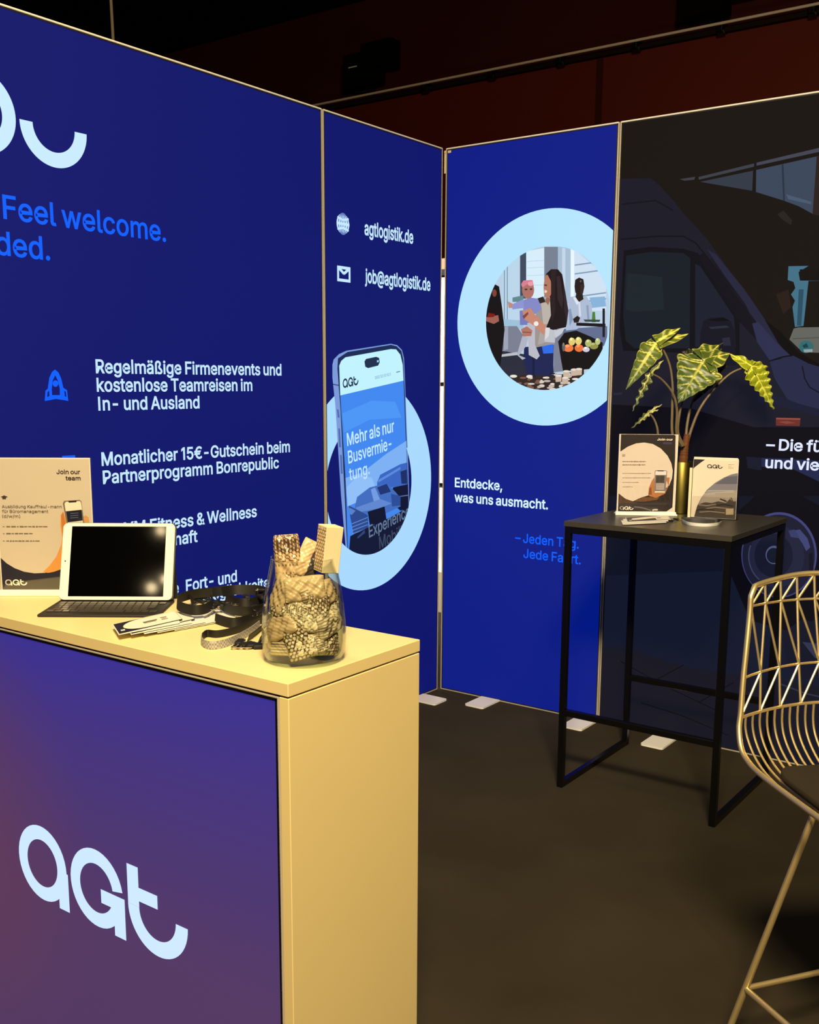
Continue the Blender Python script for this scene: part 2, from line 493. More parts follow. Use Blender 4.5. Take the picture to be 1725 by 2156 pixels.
GLYPH = json.loads('''{"&":[448,[[[197,-7],[150,-2],[110,12],[78,34],[54,62],[39,96],[34,133],[37,163],[47,189],[63,213],[85,235],[237,352],[255,375],[260,389],[262,405],[258,427],[245,445],[226,457],[201,461],[184,459],[168,453],[155,444],[145,431],[139,416],[137,399],[139,380],[145,363],[169,327],[204,284],[438,0],[364,0],[121,293],[87,344],[78,370],[75,398],[79,430],[91,458],[109,481],[134,499],[165,510],[200,513],[235,510],[266,499],[290,482],[308,459],[320,433],[324,404],[322,382],[305,342],[291,325],[256,293],[154,217],[128,195],[110,174],[100,154],[97,131],[100,108],[109,87],[124,70],[143,57],[166,49],[193,46],[223,50],[251,59],[278,75],[301,95],[321,121],[336,151],[346,186],[349,224],[408,224],[405,180],[397,144],[385,115],[371,92],[333,47],[305,23],[271,7],[234,-3]]]],"(":[273,[[[89,207],[92,264],[101,324],[114,384],[132,441],[153,494],[177,539],[236,539],[212,485],[191,428],[174,370],[161,313],[154,258],[151,207],[160,115],[188,16],[209,-38],[236,-96],[177,-96],[139,-21],[111,55],[95,131]]]],")":[273,[[[37,-96],[86,18],[102,69],[113,116],[120,162],[122,207],[119,258],[112,313],[99,370],[62,485],[37,539],[97,539],[121,494],[142,441],[159,384],[173,323],[181,264],[184,207],[178,130],[161,53],[134,-22],[97,-96]]]],",":[188,[[[38,-119],[68,71],[137,71],[84,-119]]]],"-":[453,[[[337,244],[337,188],[114,188],[114,244]]]],".":[188,[[[95,-4],[78,-1],[63,9],[53,24],[50,41],[53,59],[63,73],[78,83],[95,87],[113,83],[128,73],[138,59],[141,41],[138,24],[128,9],[113,-1]]]],"/":[249,[[[235,533],[71,-76],[14,-76],[178,533]]]],"0":[453,[[[227,-7],[174,1],[130,24],[95,62],[69,113],[53,178],[48,254],[53,330],[69,395],[95,447],[130,484],[174,508],[227,516],[279,508],[323,484],[358,447],[384,395],[400,330],[405,254],[400,178],[384,113],[359,62],[323,24],[279,1]],[[227,50],[261,56],[290,74],[313,103],[330,144],[340,194],[344,254],[340,314],[330,365],[313,405],[290,435],[261,453],[227,460],[192,453],[163,435],[140,405],[123,365],[113,314],[109,254],[113,194],[123,144],[140,103],[163,74],[192,56]]]],"1":[300,[[[226,509],[226,0],[162,0],[162,440],[60,370],[60,440],[160,509]]]],"5":[453,[[[221,-7],[178,-2],[140,11],[108,32],[83,60],[66,93],[60,130],[122,130],[127,108],[138,89],[154,73],[173,60],[196,52],[221,50],[250,53],[276,64],[298,82],[314,104],[324,131],[328,162],[324,193],[314,221],[297,244],[275,262],[248,273],[218,277],[192,275],[167,268],[145,258],[128,246],[67,253],[96,509],[366,509],[366,452],[151,452],[134,301],[155,315],[178,325],[229,334],[263,330],[294,321],[321,306],[345,285],[364,260],[379,231],[388,199],[391,163],[385,117],[369,76],[343,41],[309,15],[268,-1]]]],"8":[453,[[[226,-7],[178,-2],[136,11],[101,33],[74,62],[57,96],[52,135],[55,166],[65,195],[81,220],[101,241],[125,256],[153,265],[153,267],[119,282],[93,308],[76,342],[70,380],[75,417],[90,450],[114,477],[146,498],[184,511],[226,516],[269,511],[306,498],[337,477],[361,450],[377,417],[382,380],[376,342],[359,308],[333,282],[300,267],[300,265],[327,256],[351,241],[372,220],[387,195],[397,166],[401,135],[395,96],[378,62],[352,33],[317,11],[275,-2]],[[226,49],[258,52],[285,60],[307,74],[323,91],[333,113],[337,139],[333,165],[322,189],[305,208],[283,223],[256,232],[226,235],[196,232],[169,223],[147,208],[130,189],[119,165],[115,139],[119,113],[129,91],[145,74],[167,60],[195,52]],[[226,290],[252,292],[274,300],[293,313],[307,330],[316,351],[319,376],[316,399],[308,420],[294,437],[275,449],[252,457],[226,460],[200,457],[177,449],[159,437],[145,420],[136,399],[133,376],[136,351],[145,330],[159,313],[178,300],[201,292]]]],"@":[676,[[[355,-135],[284,-130],[221,-114],[167,-88],[122,-53],[87,-8],[61,46],[45,109],[40,179],[46,248],[61,309],[87,363],[123,408],[167,444],[220,470],[281,486],[349,492],[415,486],[472,469],[522,442],[562,407],[594,366],[617,319],[631,268],[635,215],[631,142],[625,107],[615,76],[599,49],[579,28],[551,15],[517,11],[476,17],[457,24],[441,36],[429,50],[423,68],[420,68],[408,48],[388,30],[361,17],[326,13],[285,18],[251,35],[224,62],[204,96],[192,137],[188,182],[193,226],[207,265],[228,297],[257,322],[291,338],[330,343],[360,340],[385,331],[404,319],[416,306],[419,306],[419,335],[474,335],[474,110],[476,91],[485,74],[499,63],[518,59],[540,63],[557,76],[568,97],[576,127],[580,166],[581,215],[577,259],[567,301],[548,339],[523,373],[490,402],[450,424],[402,438],[347,442],[292,438],[242,424],[199,402],[164,372],[135,334],[115,289],[102,236],[98,178],[102,119],[115,66],[135,21],[165,-17],[201,-46],[246,-68],[298,-81],[357,-85],[412,-80],[489,-59],[504,-107],[464,-120],[411,-131]],[[329,65],[359,68],[382,78],[400,95],[412,118],[419,148],[422,185],[419,221],[411,249],[399,269],[381,282],[358,289],[331,292],[305,288],[283,277],[265,260],[252,239],[244,213],[242,185],[244,154],[251,125],[262,101],[279,81],[301,69]]]],"A":[480,[[[16,0],[201,509],[276,509],[463,0],[395,0],[264,372],[239,456],[191,302],[85,0]],[[110,142],[110,199],[370,199],[370,142]]]],"B":[456,[[[60,0],[60,509],[241,509],[289,504],[329,491],[359,469],[381,442],[394,410],[398,374],[395,344],[387,320],[373,301],[356,286],[315,267],[315,262],[339,257],[363,245],[385,227],[402,203],[414,173],[418,136],[413,100],[400,67],[377,39],[344,18],[301,4],[247,0]],[[125,57],[245,57],[296,63],[330,80],[349,105],[355,137],[352,161],[342,184],[327,203],[306,218],[279,228],[248,231],[125,231]],[[125,285],[238,285],[265,288],[288,296],[308,309],[323,326],[333,348],[336,372],[330,403],[313,429],[283,446],[240,452],[125,452]]]],"D":[502,[[[219,0],[96,0],[96,57],[215,57],[272,63],[318,81],[354,110],[379,149],[394,198],[399,255],[394,312],[379,361],[354,399],[320,428],[275,446],[221,452],[93,452],[93,509],[225,509],[294,501],[353,478],[385,455],[412,426],[433,391],[455,329],[462,255],[455,181],[433,119],[411,83],[384,54],[351,31],[291,8]],[[125,509],[125,0],[60,0],[60,509]]]],"E":[419,[[[60,0],[60,509],[372,509],[372,452],[125,452],[125,286],[355,286],[355,229],[125,229],[125,57],[375,57],[375,0]]]],"F":[410,[[[60,0],[60,509],[369,509],[369,452],[125,452],[125,278],[346,278],[346,221],[125,221],[125,0]]]],"G":[520,[[[269,-7],[205,1],[149,25],[104,64],[69,116],[47,179],[40,254],[47,329],[69,393],[103,445],[149,484],[203,508],[265,516],[304,513],[340,504],[374,489],[403,469],[429,445],[449,416],[465,384],[474,349],[408,349],[399,372],[387,393],[373,411],[356,427],[337,439],[315,448],[291,454],[265,456],[222,450],[183,432],[150,404],[125,364],[109,314],[103,254],[109,194],[125,145],[151,105],[184,76],[224,59],[269,53],[309,57],[345,71],[374,93],[396,123],[410,160],[415,199],[283,199],[283,256],[478,256],[478,200],[471,141],[451,91],[419,50],[377,19],[326,0]]]],"I":[300,[[[31,0],[31,57],[118,57],[118,452],[31,452],[31,509],[269,509],[269,452],[183,452],[183,57],[269,57],[269,0]]]],"J":[396,[[[185,-7],[143,-2],[106,11],[75,33],[52,63],[38,100],[33,145],[33,173],[98,173],[98,145],[104,104],[122,74],[149,56],[185,50],[220,56],[248,74],[266,104],[272,145],[272,509],[336,509],[336,145],[332,100],[318,63],[294,33],[263,11],[227,-2]]]],"K":[467,[[[104,145],[104,216],[174,303],[364,509],[448,509],[231,276],[228,276]],[[60,0],[60,509],[125,509],[125,193],[125,0]],[[372,0],[188,259],[228,309],[449,0]]]],"M":[628,[[[60,0],[60,509],[152,509],[287,159],[315,73],[352,187],[476,509],[568,509],[568,0],[504,0],[505,369],[507,436],[456,291],[342,0],[286,0],[145,361],[120,435],[122,291],[122,0]]]],"P":[445,[[[60,0],[60,509],[235,509],[289,503],[332,487],[366,462],[390,430],[404,391],[409,348],[404,304],[390,265],[366,233],[332,207],[289,191],[235,186],[109,186],[109,242],[233,242],[269,246],[297,256],[318,272],[333,294],[342,319],[344,348],[342,376],[333,402],[318,423],[297,439],[268,449],[232,452],[125,452],[125,0]]]],"R":[449,[[[60,0],[60,509],[236,509],[290,504],[333,489],[367,465],[390,433],[405,395],[409,352],[405,309],[390,271],[367,240],[333,217],[289,203],[236,198],[96,198],[96,255],[234,255],[269,258],[298,267],[319,281],[334,300],[342,324],[345,352],[342,380],[334,405],[319,425],[298,440],[269,449],[233,452],[125,452],[125,0]],[[353,0],[230,229],[303,229],[428,0]]]],"T":[449,[[[32,452],[32,509],[417,509],[417,452],[257,452],[257,0],[193,0],[193,452]]]],"W":[686,[[[155,0],[16,509],[82,509],[175,145],[193,61],[224,196],[306,509],[380,509],[474,145],[492,62],[523,196],[603,509],[670,509],[530,0],[455,0],[368,323],[351,391],[343,437],[318,323],[230,0]]]],"Y":[472,[[[203,0],[203,208],[16,509],[91,509],[222,292],[237,260],[251,293],[381,509],[455,509],[268,208],[268,0]]]],"a":[389,[[[160,-9],[126,-5],[94,5],[68,22],[48,45],[35,73],[30,108],[34,138],[43,161],[58,179],[78,193],[125,211],[252,230],[265,235],[273,243],[276,257],[273,279],[267,297],[256,311],[240,322],[220,329],[196,331],[171,329],[149,322],[132,313],[107,288],[100,274],[41,291],[57,322],[79,346],[104,364],[133,375],[163,382],[194,384],[239,379],[263,372],[286,360],[306,343],[322,320],[333,290],[337,251],[337,0],[277,0],[277,52],[272,52],[252,25],[236,12],[215,1],[190,-6]],[[170,45],[202,49],[228,59],[248,74],[263,93],[272,115],[276,138],[276,190],[259,182],[134,159],[117,150],[103,139],[95,124],[92,105],[94,87],[102,72],[114,61],[130,52],[149,47]]]],"b":[424,[[[229,-8],[198,-5],[172,4],[153,17],[138,31],[118,59],[112,59],[112,0],[53,0],[53,509],[114,509],[114,319],[118,319],[137,346],[152,360],[171,373],[197,381],[229,384],[274,378],[313,361],[345,332],[370,293],[385,245],[390,189],[385,133],[370,84],[346,45],[313,16],[274,-2]],[[220,47],[253,51],[279,66],[301,88],[316,117],[325,151],[328,189],[325,227],[316,261],[301,290],[280,311],[253,325],[220,330],[188,325],[161,312],[140,291],[125,263],[116,229],[113,189],[116,150],[125,115],[140,86],[162,65],[188,51]]]],"c":[396,[[[207,-8],[159,-2],[117,16],[82,46],[56,85],[40,133],[34,187],[40,243],[56,291],[82,330],[117,360],[159,378],[207,384],[234,383],[260,377],[284,368],[305,356],[324,341],[340,322],[353,301],[362,277],[303,262],[290,289],[270,311],[242,325],[207,330],[173,325],[145,310],[124,287],[108,258],[99,224],[96,187],[99,151],[108,117],[124,89],[145,66],[173,51],[207,46],[243,52],[271,66],[292,89],[304,117],[363,102],[354,78],[341,56],[325,37],[306,21],[261,-1],[235,-6]]]],"d":[424,[[[195,-8],[151,-2],[111,16],[79,45],[55,84],[39,133],[34,189],[39,245],[55,293],[79,332],[112,361],[151,378],[196,384],[228,381],[253,373],[272,360],[287,346],[306,319],[311,319],[311,509],[372,509],[372,0],[313,0],[313,59],[307,59],[287,31],[272,17],[252,4],[227,-5]],[[205,47],[236,51],[263,65],[284,86],[299,115],[309,150],[312,189],[309,229],[300,263],[284,291],[263,312],[237,325],[205,330],[172,325],[145,311],[124,290],[108,261],[99,227],[96,189],[99,151],[109,117],[124,88],[145,66],[172,51]]]],"e":[404,[[[212,-8],[161,-2],[117,16],[82,46],[56,85],[40,132],[34,187],[39,242],[55,290],[81,329],[115,359],[157,378],[205,384],[236,382],[266,374],[294,361],[319,341],[341,315],[357,282],[368,242],[371,169],[75,169],[75,221],[308,221],[307,237],[298,269],[283,294],[263,314],[237,326],[205,330],[173,326],[146,313],[125,294],[109,270],[99,241],[96,178],[100,139],[110,106],[128,80],[151,61],[179,50],[212,46],[234,48],[254,53],[271,61],[285,73],[297,88],[306,105],[365,91],[353,63],[335,39],[311,19],[283,4],[249,-5]]]],"f":[254,[[[228,379],[228,327],[6,327],[6,379]],[[81,0],[81,432],[84,461],[96,486],[113,505],[135,519],[161,527],[187,530],[222,527],[243,521],[227,468],[215,472],[195,474],[171,470],[154,460],[145,443],[142,419],[142,0]]]],"g":[425,[[[207,-151],[168,-148],[134,-140],[105,-127],[82,-110],[64,-91],[51,-69],[101,-41],[122,-66],[136,-78],[154,-88],[178,-95],[207,-97],[249,-92],[282,-75],[298,-58],[308,-34],[311,-6],[311,68],[306,68],[287,41],[272,28],[252,16],[227,8],[195,5],[152,10],[113,27],[80,53],[55,90],[39,136],[34,191],[39,246],[55,293],[80,332],[112,361],[152,378],[196,384],[228,382],[253,373],[273,360],[288,346],[308,319],[313,319],[313,379],[372,379],[372,-9],[367,-54],[350,-90],[324,-117],[291,-136],[251,-147]],[[205,59],[237,63],[264,75],[285,95],[300,121],[309,154],[312,193],[309,231],[300,264],[285,291],[264,312],[237,325],[205,330],[172,325],[145,312],[124,290],[109,262],[99,229],[96,193],[99,155],[109,123],[124,96],[145,76],[172,63]]]],"h":[410,[[[114,227],[114,0],[53,0],[53,509],[114,509],[114,312],[124,332],[152,362],[187,379],[227,384],[264,380],[295,369],[321,349],[341,321],[353,285],[357,240],[357,0],[296,0],[296,235],[290,275],[273,304],[246,323],[210,329],[184,326],[161,317],[141,303],[126,283],[117,257]]]],"i":[167,[[[53,0],[53,379],[114,379],[114,0]],[[84,443],[67,446],[54,455],[44,468],[41,483],[44,499],[54,512],[67,521],[84,524],[100,521],[114,512],[123,499],[126,483],[123,468],[114,455],[100,446]]]],"j":[167,[[[53,379],[114,379],[114,-30],[111,-63],[102,-90],[86,-113],[65,-129],[37,-139],[-10,-143],[-10,-87],[25,-83],[40,-72],[50,-54],[53,-29]],[[83,443],[67,446],[53,455],[44,468],[41,483],[44,499],[53,512],[67,521],[83,524],[100,521],[114,512],[123,499],[126,483],[123,468],[114,455],[100,446]]]],"k":[381,[[[110,137],[110,212],[121,212],[284,379],[360,379],[184,199],[177,199]],[[53,0],[53,509],[114,509],[114,0]],[[294,0],[148,186],[191,229],[372,0]]]],"l":[189,[[[139,-2],[101,3],[74,20],[58,47],[53,84],[53,509],[114,509],[114,99],[115,77],[120,62],[130,54],[170,54],[181,3],[162,-1]]]],"m":[610,[[[53,0],[53,379],[112,379],[112,306],[118,323],[132,346],[151,363],[172,376],[195,384],[219,386],[257,380],[287,361],[309,331],[317,308],[322,321],[337,343],[357,361],[381,375],[407,383],[437,386],[468,383],[497,372],[522,354],[541,328],[553,296],[557,255],[557,0],[496,0],[496,254],[490,289],[473,313],[447,326],[419,330],[395,328],[374,320],[358,307],[345,290],[338,270],[335,247],[335,0],[274,0],[274,260],[269,288],[253,311],[229,326],[199,330],[178,328],[158,320],[140,307],[126,289],[117,266],[114,238],[114,0]]]],"n":[410,[[[114,227],[114,0],[53,0],[53,379],[112,379],[112,307],[124,332],[152,362],[187,379],[227,384],[264,380],[295,369],[321,349],[341,321],[353,285],[357,240],[357,0],[296,0],[296,235],[290,275],[273,304],[246,323],[210,329],[184,326],[161,317],[141,303],[126,283],[117,257]]]],"o":[415,[[[207,-8],[159,-2],[117,16],[82,46],[56,85],[40,133],[34,187],[40,243],[56,291],[82,330],[117,360],[159,378],[207,384],[256,378],[299,360],[333,330],[359,291],[376,243],[381,187],[376,133],[359,85],[333,46],[299,16],[256,-2]],[[207,46],[242,51],[270,66],[292,89],[307,117],[316,151],[319,187],[316,224],[307,258],[292,287],[270,310],[242,325],[207,330],[173,325],[145,310],[124,287],[108,258],[99,224],[96,187],[99,151],[108,117],[124,89],[145,66],[173,51]]]],"p":[424,[[[53,-143],[53,379],[112,379],[112,319],[118,319],[137,346],[152,360],[171,373],[197,381],[229,384],[274,378],[313,361],[345,332],[370,293],[385,245],[390,189],[385,133],[370,84],[346,45],[313,16],[274,-2],[229,-8],[198,-5],[173,4],[153,17],[138,31],[118,59],[114,59],[114,-143]],[[220,47],[253,51],[279,66],[301,88],[316,117],[325,151],[328,189],[325,227],[316,261],[301,290],[280,311],[253,325],[220,330],[188,325],[161,312],[140,291],[125,263],[116,229],[113,189],[116,150],[125,115],[140,86],[162,65],[188,51]]]],"r":[259,[[[53,0],[53,379],[112,379],[112,321],[115,321],[130,347],[152,367],[181,380],[213,385],[243,384],[243,322],[207,326],[182,323],[159,315],[140,301],[126,284],[117,262],[114,237],[114,0]]]],"s":[365,[[[182,-8],[145,-5],[112,3],[84,18],[62,38],[45,63],[36,94],[94,107],[105,79],[124,60],[150,49],[181,45],[217,50],[244,62],[262,81],[268,103],[265,121],[254,136],[237,147],[149,170],[104,186],[72,208],[53,237],[47,274],[51,305],[65,332],[87,354],[115,370],[149,381],[187,384],[223,381],[254,372],[279,358],[299,339],[314,316],[324,290],[268,277],[258,298],[243,316],[219,328],[187,333],[156,329],[131,317],[114,299],[109,277],[112,258],[124,243],[144,232],[275,194],[306,171],[325,142],[331,107],[326,75],[312,47],[290,24],[260,6],[223,-5]]]],"t":[227,[[[204,379],[204,327],[6,327],[6,379]],[[65,471],[126,471],[126,98],[128,76],[136,61],[150,53],[170,50],[202,54],[213,2],[192,-3],[168,-4],[125,2],[92,21],[72,52],[65,93]]]],"u":[410,[[[182,-5],[146,-1],[115,11],[89,31],[69,59],[57,95],[53,139],[53,379],[114,379],[114,144],[119,105],[137,75],[164,56],[200,50],[226,53],[249,62],[268,77],[283,97],[293,122],[296,153],[296,379],[357,379],[357,0],[298,0],[298,73],[286,47],[257,17],[222,0]]]],"v":[389,[[[163,0],[17,379],[84,379],[165,155],[195,59],[224,155],[305,379],[371,379],[226,0]]]],"w":[567,[[[138,0],[23,379],[87,379],[154,137],[170,64],[206,214],[252,379],[316,379],[382,136],[397,66],[434,214],[480,379],[545,379],[429,0],[368,0],[284,309],[248,172],[199,0]]]],"x":[379,[[[21,0],[155,195],[29,379],[100,379],[191,233],[233,306],[282,379],[352,379],[224,192],[358,0],[287,0],[189,155],[148,85],[91,0]]]],"y":[389,[[[47,-139],[61,-86],[88,-90],[104,-89],[118,-84],[130,-74],[141,-58],[163,-1],[17,379],[84,379],[165,155],[195,60],[224,155],[305,379],[371,379],[204,-58],[191,-85],[177,-107],[159,-124],[139,-136],[117,-143],[91,-145]]]],"ß":[441,[[[122,362],[122,0],[60,0],[60,362],[64,409],[77,447],[99,477],[127,498],[160,511],[197,516],[229,512],[260,503],[289,486],[312,463],[327,432],[332,393],[330,370],[325,351],[309,322],[292,299],[287,287],[285,272],[288,256],[297,241],[362,188],[378,171],[391,152],[400,129],[403,100],[399,69],[386,42],[366,21],[340,6],[307,-4],[269,-7],[237,-5],[207,1],[182,10],[164,20],[187,74],[217,58],[238,52],[265,50],[297,53],[321,64],[337,81],[342,104],[339,123],[330,139],[300,167],[264,194],[248,209],[235,227],[226,247],[223,272],[224,291],[230,306],[264,353],[270,368],[272,388],[266,420],[250,442],[226,455],[197,459],[164,453],[141,435],[127,405]]]],"ä":[389,[[[160,-9],[126,-5],[94,5],[68,22],[48,45],[35,73],[30,108],[34,138],[43,161],[58,179],[78,193],[125,211],[252,230],[265,235],[273,243],[276,257],[273,279],[267,297],[256,311],[240,322],[220,329],[196,331],[171,329],[149,322],[132,313],[107,288],[100,274],[41,291],[57,322],[79,346],[104,364],[133,375],[163,382],[194,384],[239,379],[263,372],[286,360],[306,343],[322,320],[333,290],[337,251],[337,0],[277,0],[277,52],[272,52],[252,25],[236,12],[215,1],[190,-6]],[[170,45],[202,49],[228,59],[248,74],[263,93],[272,115],[276,138],[276,190],[259,182],[134,159],[117,150],[103,139],[95,124],[92,105],[94,87],[102,72],[114,61],[130,52],[149,47]],[[261,443],[246,446],[233,455],[224,468],[221,483],[224,499],[233,512],[246,520],[261,523],[277,520],[290,512],[299,499],[301,483],[299,468],[290,455],[277,446]],[[117,443],[102,446],[89,455],[80,468],[77,483],[80,499],[89,512],[102,520],[117,523],[133,520],[146,512],[155,499],[158,483],[155,468],[146,455],[133,446]]]],"ö":[415,[[[207,-8],[159,-2],[117,16],[82,46],[56,85],[40,133],[34,187],[40,243],[56,291],[82,330],[117,360],[159,378],[207,384],[256,378],[299,360],[333,330],[359,291],[376,243],[381,187],[376,133],[359,85],[333,46],[299,16],[256,-2]],[[207,46],[242,51],[270,66],[292,89],[307,117],[316,151],[319,187],[316,224],[307,258],[292,287],[270,310],[242,325],[207,330],[173,325],[145,310],[124,287],[108,258],[99,224],[96,187],[99,151],[108,117],[124,89],[145,66],[173,51]],[[279,443],[264,446],[251,455],[242,468],[239,483],[242,499],[251,512],[264,520],[279,523],[295,520],[308,512],[317,499],[320,483],[317,468],[308,455],[295,446]],[[136,443],[120,446],[107,455],[98,468],[95,483],[98,499],[107,512],[120,520],[136,523],[151,520],[164,512],[173,499],[176,483],[173,468],[164,455],[151,446]]]],"ü":[410,[[[182,-5],[146,-1],[115,11],[89,31],[69,59],[57,95],[53,139],[53,379],[114,379],[114,144],[119,105],[137,75],[164,56],[200,50],[226,53],[249,62],[268,77],[283,97],[293,122],[296,153],[296,379],[357,379],[357,0],[298,0],[298,73],[286,47],[257,17],[222,0]],[[277,443],[261,446],[248,455],[239,468],[236,483],[239,499],[248,512],[261,520],[277,523],[292,520],[305,512],[314,499],[317,483],[314,468],[305,455],[292,446]],[[133,443],[118,446],[104,455],[96,468],[93,483],[96,499],[104,512],[118,520],[133,523],[149,520],[162,512],[170,499],[173,483],[170,468],[162,455],[149,446]]]],"–":[350,[[[350,244],[350,188],[0,188],[0,244]]]],"€":[464,[[[364,329],[341,279],[16,279],[34,329]],[[321,229],[298,179],[16,179],[34,229]],[[423,463],[398,409],[366,433],[329,450],[288,456],[248,450],[213,433],[183,404],[161,365],[146,315],[141,254],[146,194],[161,144],[183,104],[213,76],[248,59],[288,53],[309,54],[329,59],[365,74],[396,96],[422,43],[393,21],[361,6],[325,-4],[288,-7],[230,1],[179,25],[137,63],[105,115],[85,179],[78,254],[85,329],[105,393],[137,445],[179,484],[230,508],[288,516],[325,512],[361,502],[394,486]]]]}''')
GLYPH['I'] = [250, [[(91, 0), (91, 509), (156, 509), (156, 0)]]]
GLYPH['l_tail'] = GLYPH['l']
GLYPH['l'] = [180, [[(60, 0), (60, 530), (120, 530), (120, 0)]]]
CAPH = 509.0


def embolden(loops, d):
    big = max(loops, key=lambda l: abs(area2(l)))
    sg = 1.0 if area2(big) > 0 else -1.0
    out = []
    for l in loops:
        n = len(l)
        r = []
        for i in range(n):
            a, b, c = l[i - 1], l[i], l[(i + 1) % n]
            e1 = (b[0] - a[0], b[1] - a[1])
            e2 = (c[0] - b[0], c[1] - b[1])
            L1, L2 = math.hypot(*e1) or 1, math.hypot(*e2) or 1
            n1 = (e1[1] / L1 * sg, -e1[0] / L1 * sg)
            n2 = (e2[1] / L2 * sg, -e2[0] / L2 * sg)
            m = (n1[0] + n2[0], n1[1] + n2[1])
            q = m[0] * m[0] + m[1] * m[1]
            k = 2 * d / q if q > 0.35 else d / math.sqrt(max(q, 1e-6))
            if (e1[0] * e2[1] - e1[1] * e2[0]) * sg < 0:      # notch: follow the true offset
                k = 2 * d / max(q, 0.12)
            r.append((b[0] + m[0] * k, b[1] + m[1] * k))
        out.append(r)
    return out


def inside(p, poly):
    c = False
    for i in range(len(poly)):
        a, b = poly[i], poly[i - 1]
        if (a[1] > p[1]) != (b[1] > p[1]) and p[0] < (b[0] - a[0]) * (p[1] - a[1]) / (b[1] - a[1]) + a[0]:
            c = not c
    return c


def islands(loops):
    """each outer contour with the holes that lie in it"""
    big = max(loops, key=lambda l: abs(area2(l)))
    sg = area2(big) > 0
    outer = [l for l in loops if (area2(l) > 0) == sg]
    holes = [l for l in loops if (area2(l) > 0) != sg]
    out = [[o] for o in outer]
    for h in holes:
        own = [g for g in out if inside(h[0], g[0])]
        if own:
            min(own, key=lambda g: abs(area2(g[0]))).append(h)
    return out


def layout(s, bold=14.0, track=0.0, tail=False):
    x, glyphs = 0.0, []
    for ch in s:
        if ch == ' ':
            x += 150 + track
            continue
        g = GLYPH['l_tail' if (ch == 'l' and tail) else ch]
        L = embolden([[tuple(p) for p in l] for l in g[1]], bold)
        glyphs.append([[(p[0] + x, p[1]) for p in l] for l in L])
        x += g[0] + track
    xs = [p[0] for g in glyphs for l in g for p in l]
    return glyphs, min(xs), max(xs)


def text3(art, s, a, b, top, col, bold=14.0, track=0.0, upright=True, tail=False, align=None, sx=None):
    """a = baseline start, b = baseline end, top = a point at cap height above a (all on the plane)"""
    g, x0, x1 = layout(s, bold, track, tail)
    if upright:
        v = (a[1] + b[1]) / 2 if (a is not None and b is not None) else (a or b)[1]
        h = (top - v) if isinstance(top, float) else top[1] - a[1]
        a = (a[0], v) if a is not None else (b[0] - (x1 - x0) * sx, v)
        b = (b[0], v) if b is not None else (a[0] + (x1 - x0) * sx, v)
        top = (a[0], v + h)
    U = ((b[0] - a[0]) / (x1 - x0), (b[1] - a[1]) / (x1 - x0))
    V = ((top[0] - a[0]) / CAPH, (top[1] - a[1]) / CAPH)
    k = art.k
    for loops in g:
        for part in islands(loops):
            art.k = k
            art.poly([[(a[0] + (p[0] - x0) * U[0] + p[1] * V[0], a[1] + (p[0] - x0) * U[1] + p[1] * V[1]) for p in l] for l in part], col)
    art.k = k + 1
    return U[0], V[1]


def logo(art, org, sx, col, U=None, V=None):
    """the round-letter mark; org = lower left, sx = size factor (1 = 0.54 m wide)"""
    U = U or (sx, 0)
    V = V or (0, sx)

    def T(p):
        return (org[0] + p[0] * U[0] + p[1] * V[0], org[1] + p[0] * U[1] + p[1] * V[1])

    def arc(c, r0, r1, a0, a1, n=40):
        k = art.k
        for i in range(n):
            t0, t1 = a0 + (a1 - a0) * i / n, a0 + (a1 - a0) * (i + 1) / n
            art.k = k
            art.poly([T((c[0] + r * math.cos(t), c[1] + r * math.sin(t))) for r, t in ((r0, t0), (r1, t0), (r1, t1), (r0, t1))], col)
        art.k = k + 1

    def rect(x0, x1, y0, y1):
        art.poly([T((x0, y0)), T((x1, y0)), T((x1, y1)), T((x0, y1))], col)
    R, r = 0.0845, 0.0530
    arc((0.0865, 0.0845), r, R, 0, 2 * PI)
    rect(0.1410, 0.1755, -0.001, 0.0845)
    arc((0.2700, 0.0845), r, R, math.radians(10), math.radians(360))
    rect(0.2845, 0.3590, 0.0570, 0.0870)
    rect(0.3245, 0.3590, -0.001, 0.0870)
    rect(0.3705, 0.4040, 0.0860, 0.1690)
    rect(0.4035, 0.4590, 0.0985, 0.1270)
    arc((0.4570, 0.0860), 0.0530, 0.0865, PI, 2 * PI, 26)

# ------------------------------------------------------------------ the hall (setting)


def slab(name, x0, x1, y0, y1, z0, z1, mat):
    bm = bmesh.new()
    box(bm, x0, x1, y0, y1, z0, z1)
    return tag(build(name, bm, mat), kind='structure')


YW = 4.0
z_low = hit(1725, 28, (0, YW - 0.05, 0), Vector((0, 1, 0))).z
z_rail = hit(1200, 113, (0, YW - 0.12, 0), Vector((0, 1, 0))).z
z_ceil = hit(520, 68, (0, YW, 0), Vector((0, 1, 0))).z
slab('floor', -9, 9, -8, YW, -0.1, 0, M['floor'])
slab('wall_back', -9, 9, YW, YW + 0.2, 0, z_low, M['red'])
slab('wall_upper', -9, 9, YW, YW + 0.2, z_low, z_ceil, M['red_shaded'])
slab('ceiling', -9, 9, -8, YW + 0.2, z_ceil, z_ceil + 0.2, M['void'])
slab('trim_1', -9, 9, YW - 0.05, YW, z_low, z_rail - 0.005, M['beam'])
xs_ = hit(1262, 180, (0, YW - 0.003, 0), Vector((0, 1, 0))).x
slab('trim_2', xs_ - 0.03, xs_ + 0.03, YW - 0.004, YW, 0, z_low, M['red_shaded'])

